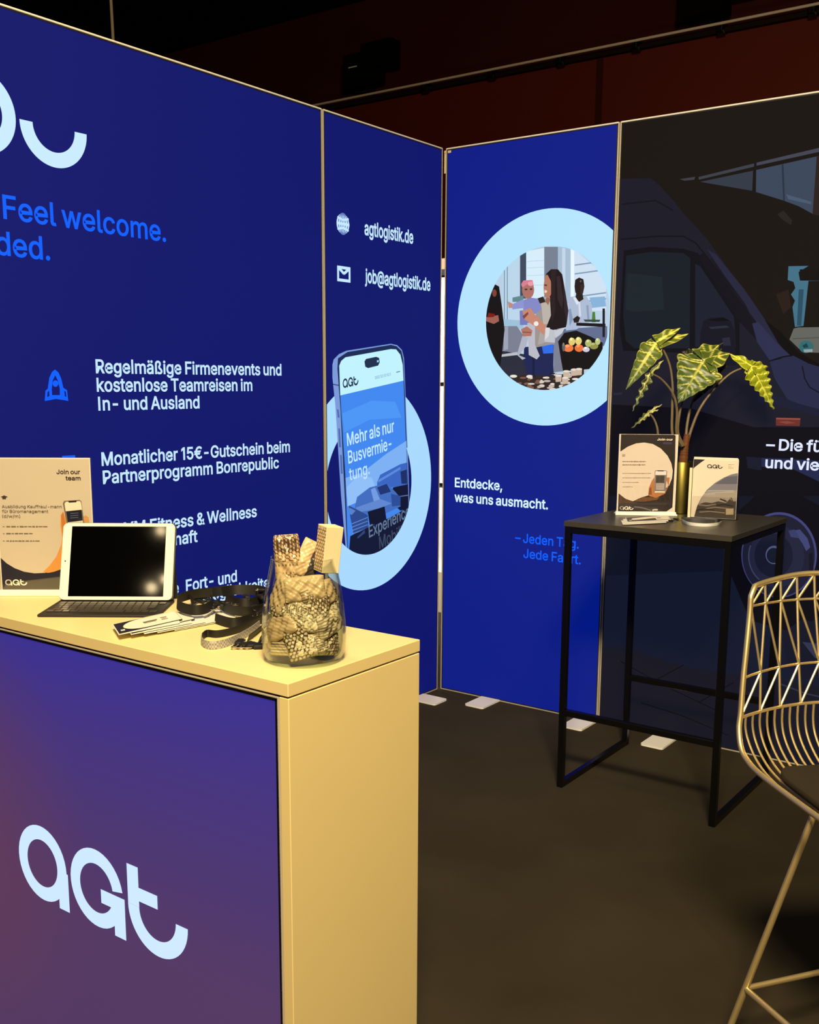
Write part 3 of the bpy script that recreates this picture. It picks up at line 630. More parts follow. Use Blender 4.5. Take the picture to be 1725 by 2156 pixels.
rail = empty('lighting_rail', (-2.0, YW - 0.12, z_rail), 0, 'long pale metal rail running along the dark red back wall', 'rail')
bm = bmesh.new()
tube(bm, [(-6.5, 0, 0), (7, 0, 0)], 0.0105, 8)
build('pipe', bm, M['steel'], rail, True)
for px in (890, 1030, 1175, 1333, 1510, 1700):
    p = hit(px, 150, (0, YW - 0.12, 0), Vector((0, 1, 0)))
    bm = bmesh.new()
    x = p.x + 2.0
    box(bm, x - 0.02, x + 0.02, 0.0, 0.12, -0.05, 0.02, 0.002)
    box(bm, x - 0.03, x + 0.03, 0.035, 0.066, -0.065, -0.035, 0.002)
    build('bracket', bm, M['black'], rail)


def floodlight(px, py, label):
    p = hit(px, py, (0, YW - 0.16, 0), Vector((0, 1, 0)))
    r = empty('floodlight', (p.x, YW - 0.16, z_rail), 0, label, 'floodlight', 'black floodlights on the rail')
    dz = max(p.z - z_rail, 0.17)
    bm = bmesh.new()
    box(bm, -0.20, 0.14, -0.14, 0.10, dz - 0.13, dz + 0.12, 0.02)
    build('lamp_housing', bm, M['void'], r)
    bm = bmesh.new()
    box(bm, -0.02, 0.34, -0.10, 0.06, dz - 0.02, dz + 0.20, 0.015)
    build('ballast_box', bm, M['void'], r)
    bm = bmesh.new()
    tube(bm, [(-0.18, -0.15, dz + 0.02), (-0.19, -0.15, dz - 0.13), (0.0, -0.05, 0.06), (0.0, 0.03, 0.045)], 0.012, 6)
    box(bm, -0.035, 0.035, 0.0, 0.075, 0.0215, 0.06, 0.004)
    build('yoke', bm, M['void'], r)
    bm = bmesh.new()
    box(bm, -0.12, -0.02, -0.1425, -0.139, dz - 0.01, dz + 0.0, 0)
    build('latch', bm, M['steel'], r)
    return r


floodlight(775, 145, 'black floodlight clamped on the rail above the narrow blue panel')
floodlight(1495, 12, 'black floodlight on the rail cut by the top of the picture')

pc = hit(237, 60, (0, 1.5, 0), Vector((0, 1, 0)))
bm = bmesh.new()
tube(bm, [(pc.x - 0.02, 1.5, z_ceil), (pc.x, 1.5, pc.z), (pc.x + 0.03, 1.5, 2.2)], 0.012, 8)
tag(build('hanging_cable', bm, M['steel'], None, True), 'thin grey cable hanging from the black ceiling behind the large blue panel', 'cable')

# neighbouring stand seen through the gap in the corner
nb = empty('partition_wall', (-1.1, 1.6, 0), 0, 'white partition of a neighbouring stand behind the corner gap', 'partition')
bm = bmesh.new()
box(bm, -0.8, 0.5, 0, 0.05, 0.28, 2.24)
build('white_board', bm, M['partition'], nb)
bm = bmesh.new()
box(bm, -0.8, 0.5, -0.02, 0.06, 2.25, 2.29)
build('dark_edge', bm, M['black'], nb)
bm = bmesh.new()
box(bm, -0.8, 0.5, -0.01, 0.05, 2.29, 2.36)
build('top_board', bm, M['wood'], nb)
for zz in (1.55, 0.87):
    bm = bmesh.new()
    box(bm, -0.8, 0.5, -0.008, 0.0, zz - 0.012, zz + 0.004)
    build('joint_strip', bm, M['black'], nb)
bm = bmesh.new()
box(bm, -0.8, 0.5, -0.12, 0.05, 0.0, 0.28)
build('base_board', bm, M['carton'], nb)

# ------------------------------------------------------------------ backlit exhibition panels
PH = 2.638
BLUE = (5, 17, 105)
BLUE2 = (2, 24, 130)
PALE = (190, 226, 252)
SKY = (164, 213, 252)
VIVID = (0, 92, 255)


def panel(root, w, ink, feet, inkfun=None, mat='lit'):
    h = PH
    lip = 0.0065
    bm = bmesh.new()
    d = 0.10
    box(bm, 0, lip, 0, d, 0, h, 0.0025)
    box(bm, w - lip, w, 0, d, 0, h, 0.0025)
    box(bm, lip * 0.6, w - lip * 0.6, 0.0002, d, 0, lip, 0.0025)
    build('frame', bm, M['alu'], root)
    bm = bmesh.new()
    box(bm, lip * 0.5, w - lip * 0.5, -0.0006, d, h - lip, h + 0.0006, 0.003, 3)
    build('top_profile', bm, M['plate'], root)  # frame top whitened: light caught from above put into its colour
    bm = bmesh.new()
    box(bm, lip * 0.8, w - lip * 0.8, d - 0.012, d - 0.002, lip, h - lip)
    build('back_cover', bm, M['alu'], root)
    a = Art(lift=-0.003)
    if inkfun:
        a.grid(lip * 0.8, w - lip * 0.8, lip * 0.8, h - lip * 0.8, 12, 24, inkfun)
    else:
        a.poly([(lip * 0.8, lip * 0.8), (w - lip * 0.8, lip * 0.8), (w - lip * 0.8, h - lip * 0.8), (lip * 0.8, h - lip * 0.8)], ink)
    fab = a.build('fabric_print', M[mat], root)
    # dark strip: the backlight's fall-off beside the frame, put into colour
    g = 0.0045
    bm = bmesh.new()
    for x0, x1, z0, z1 in ((lip, lip + g, lip, h - lip), (w - lip - g, w - lip, lip, h - lip), (lip, w - lip, lip, lip + g), (lip, w - lip, h - lip - g, h - lip)):
        box(bm, x0, x1, 0.0018, 0.0026, z0, z1)
    build('dim_edge_strip', bm, M['case'], root)
    for u0, u1, dep in feet:
        bm = bmesh.new()
        box(bm, u0, u1, -dep, 0.02, 0.0005, 0.0085)
        es = [e for e in bm.edges if abs(e.verts[0].co.z - e.verts[1].co.z) > 0.005]
        bmesh.ops.bevel(bm, geom=es, offset=0.012, segments=4, profile=0.5, affect='EDGES')
        build('foot_plate', bm, M['plate'], root)
    return fab


# --- large blue panel on the left
WL = 2.62
left = empty('exhibition_panel', (0, -0.8785 - WL, 0), PI / 2, 'large blue backlit panel on the left with a list of staff benefits', 'exhibition panel', 'backlit exhibition panels')
fab = panel(left, WL, BLUE, [(0.2, 0.305, 0.16), (2.3, 2.405, 0.15)])
P = Plane(left)
uo = lambda y: y + 0.8785 + WL
a = Art(lift=-0.0020)
a.ring((uo(-2.401), 2.324), 0.0755, 0.1205, PALE)
a.ring((uo(-2.1475), 2.3265), 0.0755, 0.1205, PALE, PI, 2 * PI, 40)
a.build('logo_print', M['lit'], fab, 'pale round-letter mark')
a = Art(lift=-0.0020)
z = Zoom(P, 4.662, 0, 390)
sx_, _ = text3(a, 'Feel welcome.', z(38, 328), z(1635, 550), z(22, 97), VIVID, 12, tail=True)
a.build('lettering', M['lit'], fab, 'bright blue lettering')
a = Art(lift=-0.0020)
text3(a, 'ded.', None, z(498, 735), z(498, 735)[1] + z(22, 97)[1] - z(38, 328)[1], VIVID, 12, sx=sx_, tail=True)
a.build('lettering', M['lit'], fab, 'bright blue lettering')
z = Zoom(P, 2.4643, 0, 700)
cap = z(500, 141)[1] - z(500, 210)[1]
LINES = (('Regelmäßige Firmenevents und', (500, 210), (1463, 222)), ('kostenlose Teamreisen im', (505, 305), (1312, 303)), ('In- und Ausland', (513, 403), (1038, 393)),
         ('Monatlicher 15€-Gutschein beim', (530, 690), (1507, 620)), ('Partnerprogramm Bonrepublic', (537, 783), (1450, 705)))
BENEFIT = []
for grp in ((0,), (1,), (2,), (3,), (4,)):
    a = Art(lift=-0.0020)
    for i in grp:
        s, p0, p1 = LINES[i]
        b1 = z(*p1)
        sx_, _ = text3(a, s, z(*p0), b1, (z(*p0)[1] + b1[1]) / 2 + cap, PALE, 17)
    a.build('lettering', M['lit'], fab)
a = Art(lift=-0.0020)
e1 = z(1335, 955)
text3(a, 'EGYM Fitness & Wellness', (z(548, 1050)[0], e1[1]), e1, e1[1] + cap, PALE, 17)
a.build('lettering', M['lit'], fab)
a = Art(lift=-0.0020)
e2 = z(1028, 1085)
text3(a, 'Mitgliedschaft', None, e2, e2[1] + cap, PALE, 17, sx=sx_)
a.build('lettering', M['lit'], fab)
a = Art(lift=-0.0020)
e1, e0 = z(1232, 1290), z(968, 1343)
text3(a, 'Fort- und', (e0[0], e1[1]), e1, e1[1] + cap, PALE, 17)
a.build('lettering', M['lit'], fab)
a = Art(lift=-0.0020)
text3(a, 'te', None, (e0[0] - 0.035, e1[1]), e1[1] + cap, PALE, 17, sx=sx_)
a.build('lettering', M['lit'], fab)
a = Art(lift=-0.0020)
e2 = z(1400, 1322)
text3(a, 'gsmöglichkeite', None, e2, e2[1] + cap, PALE, 17, sx=sx_)
a.build('lettering', M['lit'], fab)
# rocket
a = Art(lift=-0.0020)
body = [z(*p) for p in ((252, 340), (250, 290), (258, 235), (272, 205), (287, 192), (305, 207), (320, 240), (330, 285), (335, 340))]
a.poly(body, VIVID)
a.poly([z(*p) for p in ((234, 355), (238, 302), (258, 285), (258, 345))], VIVID)
a.poly([z(*p) for p in ((328, 345), (328, 285), (350, 300), (356, 355))], VIVID)
a.poly([z(*p) for p in ((234, 356), (258, 338), (330, 338), (356, 356), (338, 352), (292, 345), (256, 352))], VIVID)
a.poly([z(*p) for p in ((272, 325), (270, 292), (275, 250), (288, 222), (302, 250), (312, 292), (312, 325))], BLUE)
a.poly([z(*p) for p in ((246, 335), (248, 310), (256, 302), (258, 330))], BLUE)
a.poly([z(*p) for p in ((338, 332), (334, 302), (343, 308), (346, 335))], BLUE)
a.poly(z.ell(289, 265, 15, 17, 20), VIVID)
a.build('rocket_icon', M['lit'], fab, 'bright blue rocket icon')
a = Art(lift=-0.0020)
b0 = z(325, 660)
a.poly([(b0[0], b0[1]), (b0[0] + 0.05, b0[1]), (b0[0] + 0.05, b0[1] + 0.012), (b0[0], b0[1] + 0.012)], VIVID)
a.build('gift_icon', M['lit'], fab)

# --- narrow blue panel with the phone
WN = 0.8605
nar = empty('exhibition_panel', (0, -0.874, 0), PI / 2, 'narrow blue backlit panel showing a large phone in a pale ring', 'exhibition panel', 'backlit exhibition panels')
fab = panel(nar, WN, BLUE, [(0.625, 0.735, 0.145)])
P = Plane(nar)
rect = [(0.0055, 0.006), (WN - 0.006, 0.006), (WN - 0.006, PH - 0.007), (0.0055, PH - 0.007)]
cN = (-0.562 + 0.874, 1.088)
a = Art(lift=-0.0022, clip=rect)
a.ring(cN, 0.313, 0.476, SKY, n=96)
a.build('ring_print', M['lit'], fab, 'pale blue ring')
# phone picture
z = Zoom(P, 4.4895, 690, 710)
inner = circ(cN, 0.313, 96)
zl_, zr_ = z(96, 1105), z(757, 1045)
kk = (zr_[1] - zl_[1]) / (zr_[0] - zl_[0])
upper = [(0.0, zl_[1] - kk * zl_[0]), (WN, zl_[1] + kk * (WN - zl_[0])), (WN, 2.2), (0.0, 2.2)]


def phone_art(clip):
    a = Art(lift=-0.0014, step=0.00005, clip=clip)

    def pg(pts, col):
        a.poly(z.many(pts), col)
    pg([(48, 260), (60, 210), (110, 160), (180, 128), (600, 62), (660, 75), (705, 120), (725, 200), (740, 560), (760, 1050), (775, 1600), (775, 2060), (180, 2060), (130, 1500), (75, 640), (48, 380)], (118, 150, 215))
    pg([(100, 200), (190, 140), (600, 72), (655, 85), (700, 130), (718, 210), (735, 560), (770, 1600), (770, 2060), (190, 2060), (125, 700), (95, 300)], (22, 40, 84))
    pg([(48, 440), (112, 452), (112, 460), (48, 448)], (20, 30, 70))
    for y0, y1, dx in ((680, 760, 90), (860, 1040, 103), (1110, 1290, 120)):
        pg([(dx, y0), (dx + 16, y0 + 5), (dx + 26, y1), (dx + 8, y1)], (74, 100, 170))
    pg([(112, 270), (130, 225), (170, 190), (600, 112), (650, 115), (690, 165), (712, 260), (720, 410), (122, 550)], (186, 236, 255))
    pg([(122, 550), (720, 410), (765, 1600), (775, 2060), (195, 2060), (170, 1300)], (62, 132, 235))
    # sky and cloud bands
    pg([(172, 1330), (330, 1280), (560, 1100), (745, 980), (752, 1200), (480, 1400), (200, 1600), (182, 1500)], (120, 172, 240))
    pg([(180, 1420), (300, 1300), (420, 1330), (460, 1430), (280, 1560), (190, 1600)], (140, 186, 244))
    pg([(140, 720), (420, 600), (640, 610), (700, 760), (400, 780), (160, 900)], (74, 146, 242))
    # vehicles
    pg([(470, 1370), (500, 1300), (690, 1200), (752, 1185), (758, 1400), (600, 1420), (470, 1420)], (54, 98, 190))
    pg([(480, 1350), (690, 1225), (690, 1250), (480, 1375)], (88, 134, 214))
    pg([(690, 1270), (750, 1250), (755, 1385), (700, 1385)], (24, 44, 100))
    pg([(620, 1420), (760, 1390), (765, 1620), (690, 1640), (600, 1560)], (10, 18, 50))
    pg([(260, 1600), (280, 1510), (400, 1420), (560, 1380), (640, 1460), (690, 1520), (690, 1600), (480, 1700), (260, 1640)], (62, 106, 188))
    pg([(410, 1440), (450, 1420), (500, 1540), (440, 1560)], (110, 152, 220))
    pg([(470, 1420), (560, 1385), (600, 1460), (500, 1490)], (26, 50, 112))
    pg([(270, 1610), (500, 1530), (610, 1570), (480, 1620), (270, 1660)], (92, 132, 204))
    pg([(600, 1480), (690, 1500), (690, 1590), (610, 1600)], (40, 74, 150))
    pg([(380, 1650), (540, 1600), (560, 1740), (400, 1780)], (8, 16, 46))
    pg([(200, 1590), (280, 1630), (380, 1680), (390, 1850), (250, 1880), (215, 1700)], (40, 70, 140))
    pg([(205, 1610), (265, 1640), (230, 1680), (208, 1670)], (84, 124, 200))
    for k in range(4):
        pg([(230, 1760 + 32 * k), (380, 1700 + 34 * k), (380, 1707 + 34 * k), (230, 1769 + 32 * k)], (96, 134, 200))
    pg([(215, 1880), (420, 1780), (600, 1700), (775, 1600), (775, 2060), (200, 2060)], (10, 20, 52))
    pg([(280, 1890), (350, 1820), (355, 1850), (285, 1905)], (40, 66, 120))
    pg([(690, 1500), (760, 1490), (760, 1498), (690, 1508)], (90, 120, 190))
    # camera pill
    pg([(350, 230), (365, 205), (460, 185), (488, 195), (495, 235), (480, 268), (385, 292), (358, 280)], (28, 44, 76))
    pg([(468, 218), (486, 216), (486, 236), (468, 238)], (150, 200, 235))
    pg([(650, 328), (686, 318), (687, 326), (651, 337)], (90, 120, 150))
    text3(a, '0800 50 50 50 5', z(450, 398), z(600, 362), z(447, 370), (120, 150, 180), 8, upright=False)
    o = z(145, 485)
    e = z(292, 450)
    t = z(143, 395)
    logo(a, o, 1, (24, 40, 74), ((e[0] - o[0]) / 0.54, (e[1] - o[1]) / 0.54), ((t[0] - o[0]) / 0.169, (t[1] - o[1]) / 0.169))
    text3(a, 'Mehr als nur', z(187, 1027), z(632, 890), z(180, 910), (190, 228, 255), 10, upright=False)
    text3(a, 'Busvermie-', z(197, 1195), z(605, 1055), z(190, 1078), (190, 228, 255), 10, upright=False)
    text3(a, 'tung.', z(207, 1355), z(398, 1290), z(200, 1240), (184, 222, 255), 10, upright=False)
    text3(a, 'Experience', z(392, 1895), z(775, 1690), z(386, 1785), (96, 118, 150), 10, upright=False)
    text3(a, 'Mobility', z(490, 2000), z(775, 1850), z(484, 1890), (56, 70, 96), 10, upright=False)
    return a


phone_art(upper).build('phone_picture', M['lit'], fab, 'upper part of the pictured phone')
phone_art([p for p in inner]).build('phone_picture', M['lit'], fab, 'lower part of the pictured phone inside the ring')
z = Zoom(P, 5.39, 660, 400)
for s, p0, p1 in (('agtlogistik.de', (585, 505), (1138, 607)), ('job@agtlogistik.de', (592, 1050), (1332, 1140))):
    a = Art(lift=-0.0020)
    b0, b1 = z(*p0), z(*p1)
    text3(a, s, b0, b1, (b0[1] + b1[1]) / 2 + 0.0555, PALE, 20)
    a.build('lettering', M['lit'], fab)
a = Art(lift=-0.0020)
c0, e0, t0 = z(340, 385), z(415, 393), z(340, 268)
R0 = t0[1] - c0[1]
RX = R0
a.poly(circ(c0, R0, 40), PALE)
for fx in (0.0, 0.35, 0.72):
    for sg in ((-1, 1) if fx else (1,)):
        pts = [(c0[0] + sg * fx * R0 * math.cos(t), c0[1] + R0 * math.sin(t)) for t in [(-0.5 + k / 14) * PI for k in range(15)]]
        a.line(pts, 0.006, (96, 124, 190))
for fy in (-0.45, 0.45):
    w = R0 * math.sqrt(1 - fy * fy)
    a.line([(c0[0] - w, c0[1] + fy * R0 * 1.25), (c0[0], c0[1] + fy * R0 * 0.85), (c0[0] + w, c0[1] + fy * R0 * 1.25)], 0.009, PALE)
a.line([(c0[0] - R0, c0[1]), (c0[0] + R0, c0[1])], 0.011, PALE)
a.build('globe_icon', M['lit'], fab, 'pale globe icon')
a = Art(lift=-0.0020)
x0, x1 = z(275, 950)[0], z(425, 950)[0]
y1, y0 = z(350, 867)[1], z(350, 1043)[1]
a.poly([(x0, y0), (x1, y0), (x1, y1), (x0, y1)], PALE)
q = 0.012
a.poly([(x0 + q, y0 + q), (x1 - q, y0 + q), (x1 - q, y1 - q), (x0 + q, y1 - q)], BLUE)
xm, ym = (x0 + x1) / 2, (y0 + y1) / 2
a.line([(x0 + q / 2, y1 - q / 2), (xm, ym + 0.002), (x1 - q / 2, y1 - q / 2)], 0.0125, PALE)
a.build('envelope_icon', M['lit'], fab, 'pale envelope icon')

# --- blue panel with the round photograph
WB = 0.883
blue = empty('exhibition_panel', (0.006, 0, 0), 0, 'blue backlit panel with a round photograph of people in a pale ring', 'exhibition panel', 'backlit exhibition panels')
fab = panel(blue, WB, BLUE2, [(0.25, 0.355, 0.157), (0.777, 0.882, 0.160)])
P = Plane(blue)
cB = (0.562 - 0.006, 1.838)
rect = [(0.006, 0.006), (WB - 0.006, 0.006), (WB - 0.006, PH - 0.007), (0.006, PH - 0.007)]
a = Art(lift=-0.0022, clip=rect)
a.ring(cB, 0.300, 0.479, (172, 220, 252), n=96)
a.build('ring_print', M['lit'], fab, 'pale blue ring')
z = Zoom(P, 4.3132, 940, 420)
a = Art(lift=-0.0019, step=0.000012, clip=circ(cB, 0.318, 80))


def pg(pts, col):
    a.poly(z.many(pts), col)


def el(cx, cy, rx, ry, col, n=20):
    a.poly(z.ell(cx, cy, rx, ry, n), col)


pg([(340, 400), (1480, 400), (1480, 1760), (340, 1760)], (176, 200, 222))
pg([(510, 560), (670, 500), (670, 1130), (510, 1130)], (178, 206, 228))
for x in (522, 548):
    pg([(x, 560), (x + 8, 560), (x + 8, 1100), (x, 1100)], (110, 136, 160))
pg([(668, 500), (724, 470), (724, 900), (668, 900)], (58, 72, 92))
pg([(724, 470), (888, 440), (888, 930), (724, 930)], (204, 228, 244))
for y in (560, 620, 690, 780):
    pg([(730, y), (884, y - 8), (884, y - 3), (730, y + 5)], (176, 204, 226))
pg([(888, 430), (1012, 430), (1012, 760), (888, 900)], (112, 124, 142))
pg([(1012, 430), (1128, 440), (1128, 940), (1012, 940)], (158, 182, 206))
pg([(1050, 440), (1080, 440), (1080, 900), (1050, 900)], (186, 206, 226))
pg([(1128, 440), (1160, 450), (1160, 900), (1128, 900)], (220, 238, 250))
pg([(1160, 450), (1450, 700), (1450, 1010), (1160, 1010)], (196, 216, 236))
for y in (560, 640, 850, 905):
    pg([(1165, y + 30), (1450, y - 10), (1450, y + 2), (1165, y + 42)], (120, 146, 178))
pg([(1300, 890), (1440, 880), (1450, 970), (1320, 985)], (128, 170, 212))
pg([(510, 1085), (700, 1100), (700, 1180), (510, 1140)], (150, 186, 212))
pg([(600, 890), (700, 870), (700, 930), (600, 930)], (92, 130, 140))
pg([(980, 1180), (1460, 1150), (1460, 1330), (1040, 1330)], (92, 104, 140))
pg([(480, 1370), (740, 1410), (730, 1640), (560, 1660), (470, 1560)], (38, 40, 58))
pg([(520, 1150), (640, 1150), (710, 1250), (640, 1400), (500, 1370)], (116, 122, 142))
pg([(520, 1160), (560, 1150), (560, 1360), (520, 1370)], (150, 156, 176))
pg([(482, 1410), (640, 1385), (650, 1412), (490, 1430)], (178, 182, 192))
pg([(975, 1180), (1060, 1180), (1060, 1560), (975, 1570)], (116, 122, 142))
# person at the left edge
pg([(440, 770), (478, 790), (505, 980), (528, 1180), (505, 1400), (480, 1560), (340, 1300), (350, 980), (400, 850)], (14, 11, 17))
el(436, 850, 20, 34, (120, 62, 48))
pg([(355, 1070), (470, 1050), (478, 1105), (430, 1130), (360, 1105)], (152, 92, 80))
pg([(380, 1030), (440, 1040), (430, 1068), (370, 1070)], (120, 24, 20))
# woman
pg([(705, 1340), (975, 1320), (972, 1500), (978, 1640), (740, 1620), (700, 1470)], (24, 34, 80))
pg([(865, 1325), (972, 1310), (970, 1395), (880, 1400)], (42, 104, 224))
pg([(780, 1430), (800, 1430), (800, 1620), (780, 1620)], (14, 22, 58))
pg([(830, 900), (965, 900), (990, 1180), (985, 1310), (805, 1345), (800, 1150)], (148, 142, 140))
pg([(860, 940), (940, 930), (950, 1120), (880, 1140)], (178, 172, 164))
pg([(820, 900), (880, 880), (900, 930), (850, 945)], (40, 34, 32))
pg([(880, 1150), (990, 1175), (985, 1300), (840, 1290)], (182, 186, 196))
pg([(980, 1190), (1075, 1165), (1050, 1215), (990, 1260)], (190, 194, 204))
pg([(905, 675), (950, 633), (1012, 633), (1052, 680), (1082, 850), (1115, 1050), (1085, 1160), (970, 1185), (905, 1165), (950, 1050), (940, 900), (915, 750)], (27, 17, 23))
pg([(1000, 700), (1030, 690), (1060, 900), (1050, 1000), (1010, 900)], (48, 34, 42))
pg([(893, 700), (918, 682), (948, 740), (955, 850), (930, 900), (905, 890), (886, 855), (882, 790)], (172, 116, 96))
pg([(892, 820), (918, 830), (905, 850), (890, 845)], (226, 200, 190))
pg([(890, 770), (915, 775), (910, 786), (890, 782)], (60, 36, 32))
pg([(950, 640), (1000, 636), (985, 760), (990, 1000), (960, 1120), (950, 900)], (40, 27, 33))
pg([(1060, 760), (1084, 880), (1112, 1040), (1095, 1120), (1070, 1000)], (44, 32, 40))
pg([(905, 890), (945, 895), (925, 960), (900, 930)], (150, 98, 80))
pg([(880, 1160), (940, 1165), (930, 1240), (890, 1280)], (206, 208, 214))
pg([(850, 1200), (900, 1190), (890, 1300), (830, 1320)], (164, 158, 156))
# baby
pg([(690, 920), (755, 890), (830, 900), (865, 990), (810, 1040), (700, 1020)], (124, 132, 192))
pg([(590, 955), (700, 905), (705, 985), (600, 998)], (134, 142, 204))
pg([(556, 925), (600, 945), (600, 985), (566, 985)], (186, 132, 120))
pg([(665, 1010), (740, 1000), (800, 1120), (730, 1140), (668, 1140)], (112, 118, 184))
el(742, 820, 55, 82, (166, 108, 100))
pg([(678, 770), (700, 735), (780, 730), (795, 780), (740, 765), (690, 800)], (206, 122, 142))
el(765, 765, 26, 20, (222, 150, 164))
pg([(710, 812), (735, 808), (735, 822), (712, 824)], (60, 38, 40))
pg([(758, 808), (780, 806), (780, 820), (758, 822)], (60, 38, 40))
pg([(690, 1240), (745, 1250), (725, 1330), (660, 1415), (720, 1440), (690, 1456), (640, 1410)], (168, 172, 190))
pg([(735, 1120), (805, 1120), (805, 1320), (848, 1420), (820, 1452), (748, 1412), (742, 1250)], (178, 180, 194))
pg([(690, 1010), (765, 985), (800, 1040), (905, 1150), (885, 1235), (800, 1150), (705, 1085)], (190, 130, 110))
pg([(690, 1060), (740, 1020), (745, 1040), (705, 1085)], (120, 70, 62))
el(815, 1128, 22, 22, (226, 226, 228), 14)
pg([(676, 1180), (730, 1150), (782, 1190), (770, 1240), (700, 1245)], (172, 112, 96))
pg([(690, 1200), (770, 1205), (770, 1212), (690, 1207)], (110, 66, 58))
# man
pg([(1108, 885), (1170, 880), (1205, 930), (1265, 868), (1322, 960), (1322, 1100), (1180, 1180), (1085, 1190), (1110, 1000)], (164, 180, 206))
pg([(1195, 900), (1215, 930), (1225, 1060), (1205, 1060)], (196, 208, 228))
pg([(1180, 850), (1236, 850), (1246, 905), (1206, 930), (1170, 895)], (38, 26, 26))
pg([(1164, 790), (1170, 730), (1205, 708), (1245, 725), (1254, 790), (1242, 850), (1215, 888), (1190, 876), (1170, 840)], (34, 24, 24))
pg([(1215, 770), (1250, 775), (1240, 850), (1218, 870)], (52, 36, 34))
pg([(1172, 885), (1205, 935), (1185, 960), (1150, 890)], (210, 220, 236))
pg([(1110, 1000), (1130, 990), (1150, 1090), (1120, 1150)], (128, 146, 178))
pg([(1270, 960), (1290, 960), (1300, 1090), (1280, 1090)], (132, 150, 182))
el(1220, 742, 9, 11, (92, 78, 76), 12)
pg([(1150, 1085), (1190, 1055), (1215, 1075), (1200, 1115), (1160, 1120)], (34, 24, 26))
pg([(1180, 1118), (1445, 1128), (1445, 1158), (1180, 1146)], (14, 14, 20))
pg([(1418, 990), (1440, 990), (1440, 1250), (1418, 1250)], (20, 22, 30))
pg([(1326, 1020), (1350, 1020), (1356, 1115), (1320, 1115)], (72, 122, 52))
pg([(1245, 1090), (1400, 1092), (1390, 1112), (1260, 1110)], (52, 66, 56))
# buffet
pg([(1015, 1290), (1070, 1212), (1180, 1190), (1310, 1245), (1420, 1300), (1420, 1400), (1300, 1540), (1060, 1560), (1040, 1450)], (13, 11, 17))
rnd = random.Random(3)
for cx, cy, rx, ry, c in ((1108, 1350, 46, 34, (226, 118, 64)), (1205, 1350, 40, 34, (224, 112, 56)), (1140, 1290, 30, 36, (214, 196, 112)), (1200, 1285, 30, 36, (216, 200, 118)),
                          (1340, 1330, 40, 30, (140, 142, 70)), (1290, 1305, 30, 34, (170, 176, 110)), (1375, 1290, 24, 30, (180, 186, 130)), (1270, 1362, 32, 24, (196, 196, 214)), (1065, 1340, 14, 40, (90, 92, 100))):
    el(cx, cy, rx, ry, c)
    el(cx - rx * 0.2, cy - ry * 0.6, rx * 0.4, ry * 0.4, tuple(min(255, v + 40) for v in c), 10)
pg([(560, 1640), (700, 1590), (1000, 1600), (1250, 1540), (1250, 1760), (560, 1760)], (46, 34, 36))
for k in range(64):
    t = rnd.random()
    cx = 580 + 660 * t
    cy = rnd.uniform(1600 - 40 * t, 1740)
    c = rnd.choice(((206, 196, 186), (186, 172, 160), (118, 84, 70), (226, 218, 206), (32, 24, 28)))
    el(cx, cy, rnd.uniform(16, 34), rnd.uniform(7, 15), c, 10)
for cx, cy in ((1090, 1580), (1160, 1565), (1020, 1620), (1080, 1640), (1205, 1560)):
    pg([(cx - 30, cy - 20), (cx + 28, cy - 24), (cx + 24, cy + 34), (cx - 26, cy + 38)], (190, 172, 156))
    el(cx, cy - 20, 29, 10, (222, 212, 200), 12)
a.build('round_photograph', M['lit'], fab, 'round photograph of a woman holding a baby beside a buffet')
z = Zoom(P, 5.75, 940, 990)
capb = z(100, 97)[1] - z(100, 205)[1]
for s, p0, p1, c, w in (('Entdecke,', (100, 205), (675, 240), (206, 234, 255), 18), ('was uns ausmacht.', (96, 382), (1228, 470), (206, 234, 255), 18)):
    a = Art(lift=-0.0020)
    b0, b1 = z(*p0), z(*p1)
    text3(a, s, b0, b1, (b0[1] + b1[1]) / 2 + capb, c, w)
    a.build('lettering', M['lit'], fab, 'pale lettering')
for s, p0, p1 in (('– Jeden Tag.', (830, 872), (1600, 945)), ('Jede Fahrt.', (930, 1063), (1625, 1138))):
    a = Art(lift=-0.0020)
    b0, b1 = z(*p0), z(*p1)
    text3(a, s, b0, b1, (b0[1] + b1[1]) / 2 + capb * 0.98, VIVID, 10)
    a.build('lettering', M['lit'], fab, 'bright blue lettering')
bm = bmesh.new()
tube(bm, [(-0.007, 0.012, PH - 0.11), (-0.007, 0.012, PH - 0.022)], 0.008, 10)
box(bm, -0.012, 0.03, 0.002, 0.03, PH - 0.024, PH - 0.008, 0.004)
build('corner_clip', bm, M['carton'], blue)

# --- dark panel with the van
WD = 2.62
dark = empty('exhibition_panel', (0.8925, 0, 0), 0, 'large dark backlit panel picturing the front of a van', 'exhibition panel', 'backlit exhibition panels')
fab = panel(dark, WD, (28, 23, 21), [(0.282, 0.385, 0.168), (2.2, 2.305, 0.16)], None, 'dim')
P = Plane(dark)
rect = [(0.006, 0.006), (WD - 0.006, 0.006), (WD - 0.006, PH - 0.007), (0.006, PH - 0.007)]
a = Art(lift=-0.0022, step=0.000012, clip=rect)
z = Zoom(P, 3.7912, 1270, 240)


def pg(pts, col):
    a.poly(z.many(pts), col)


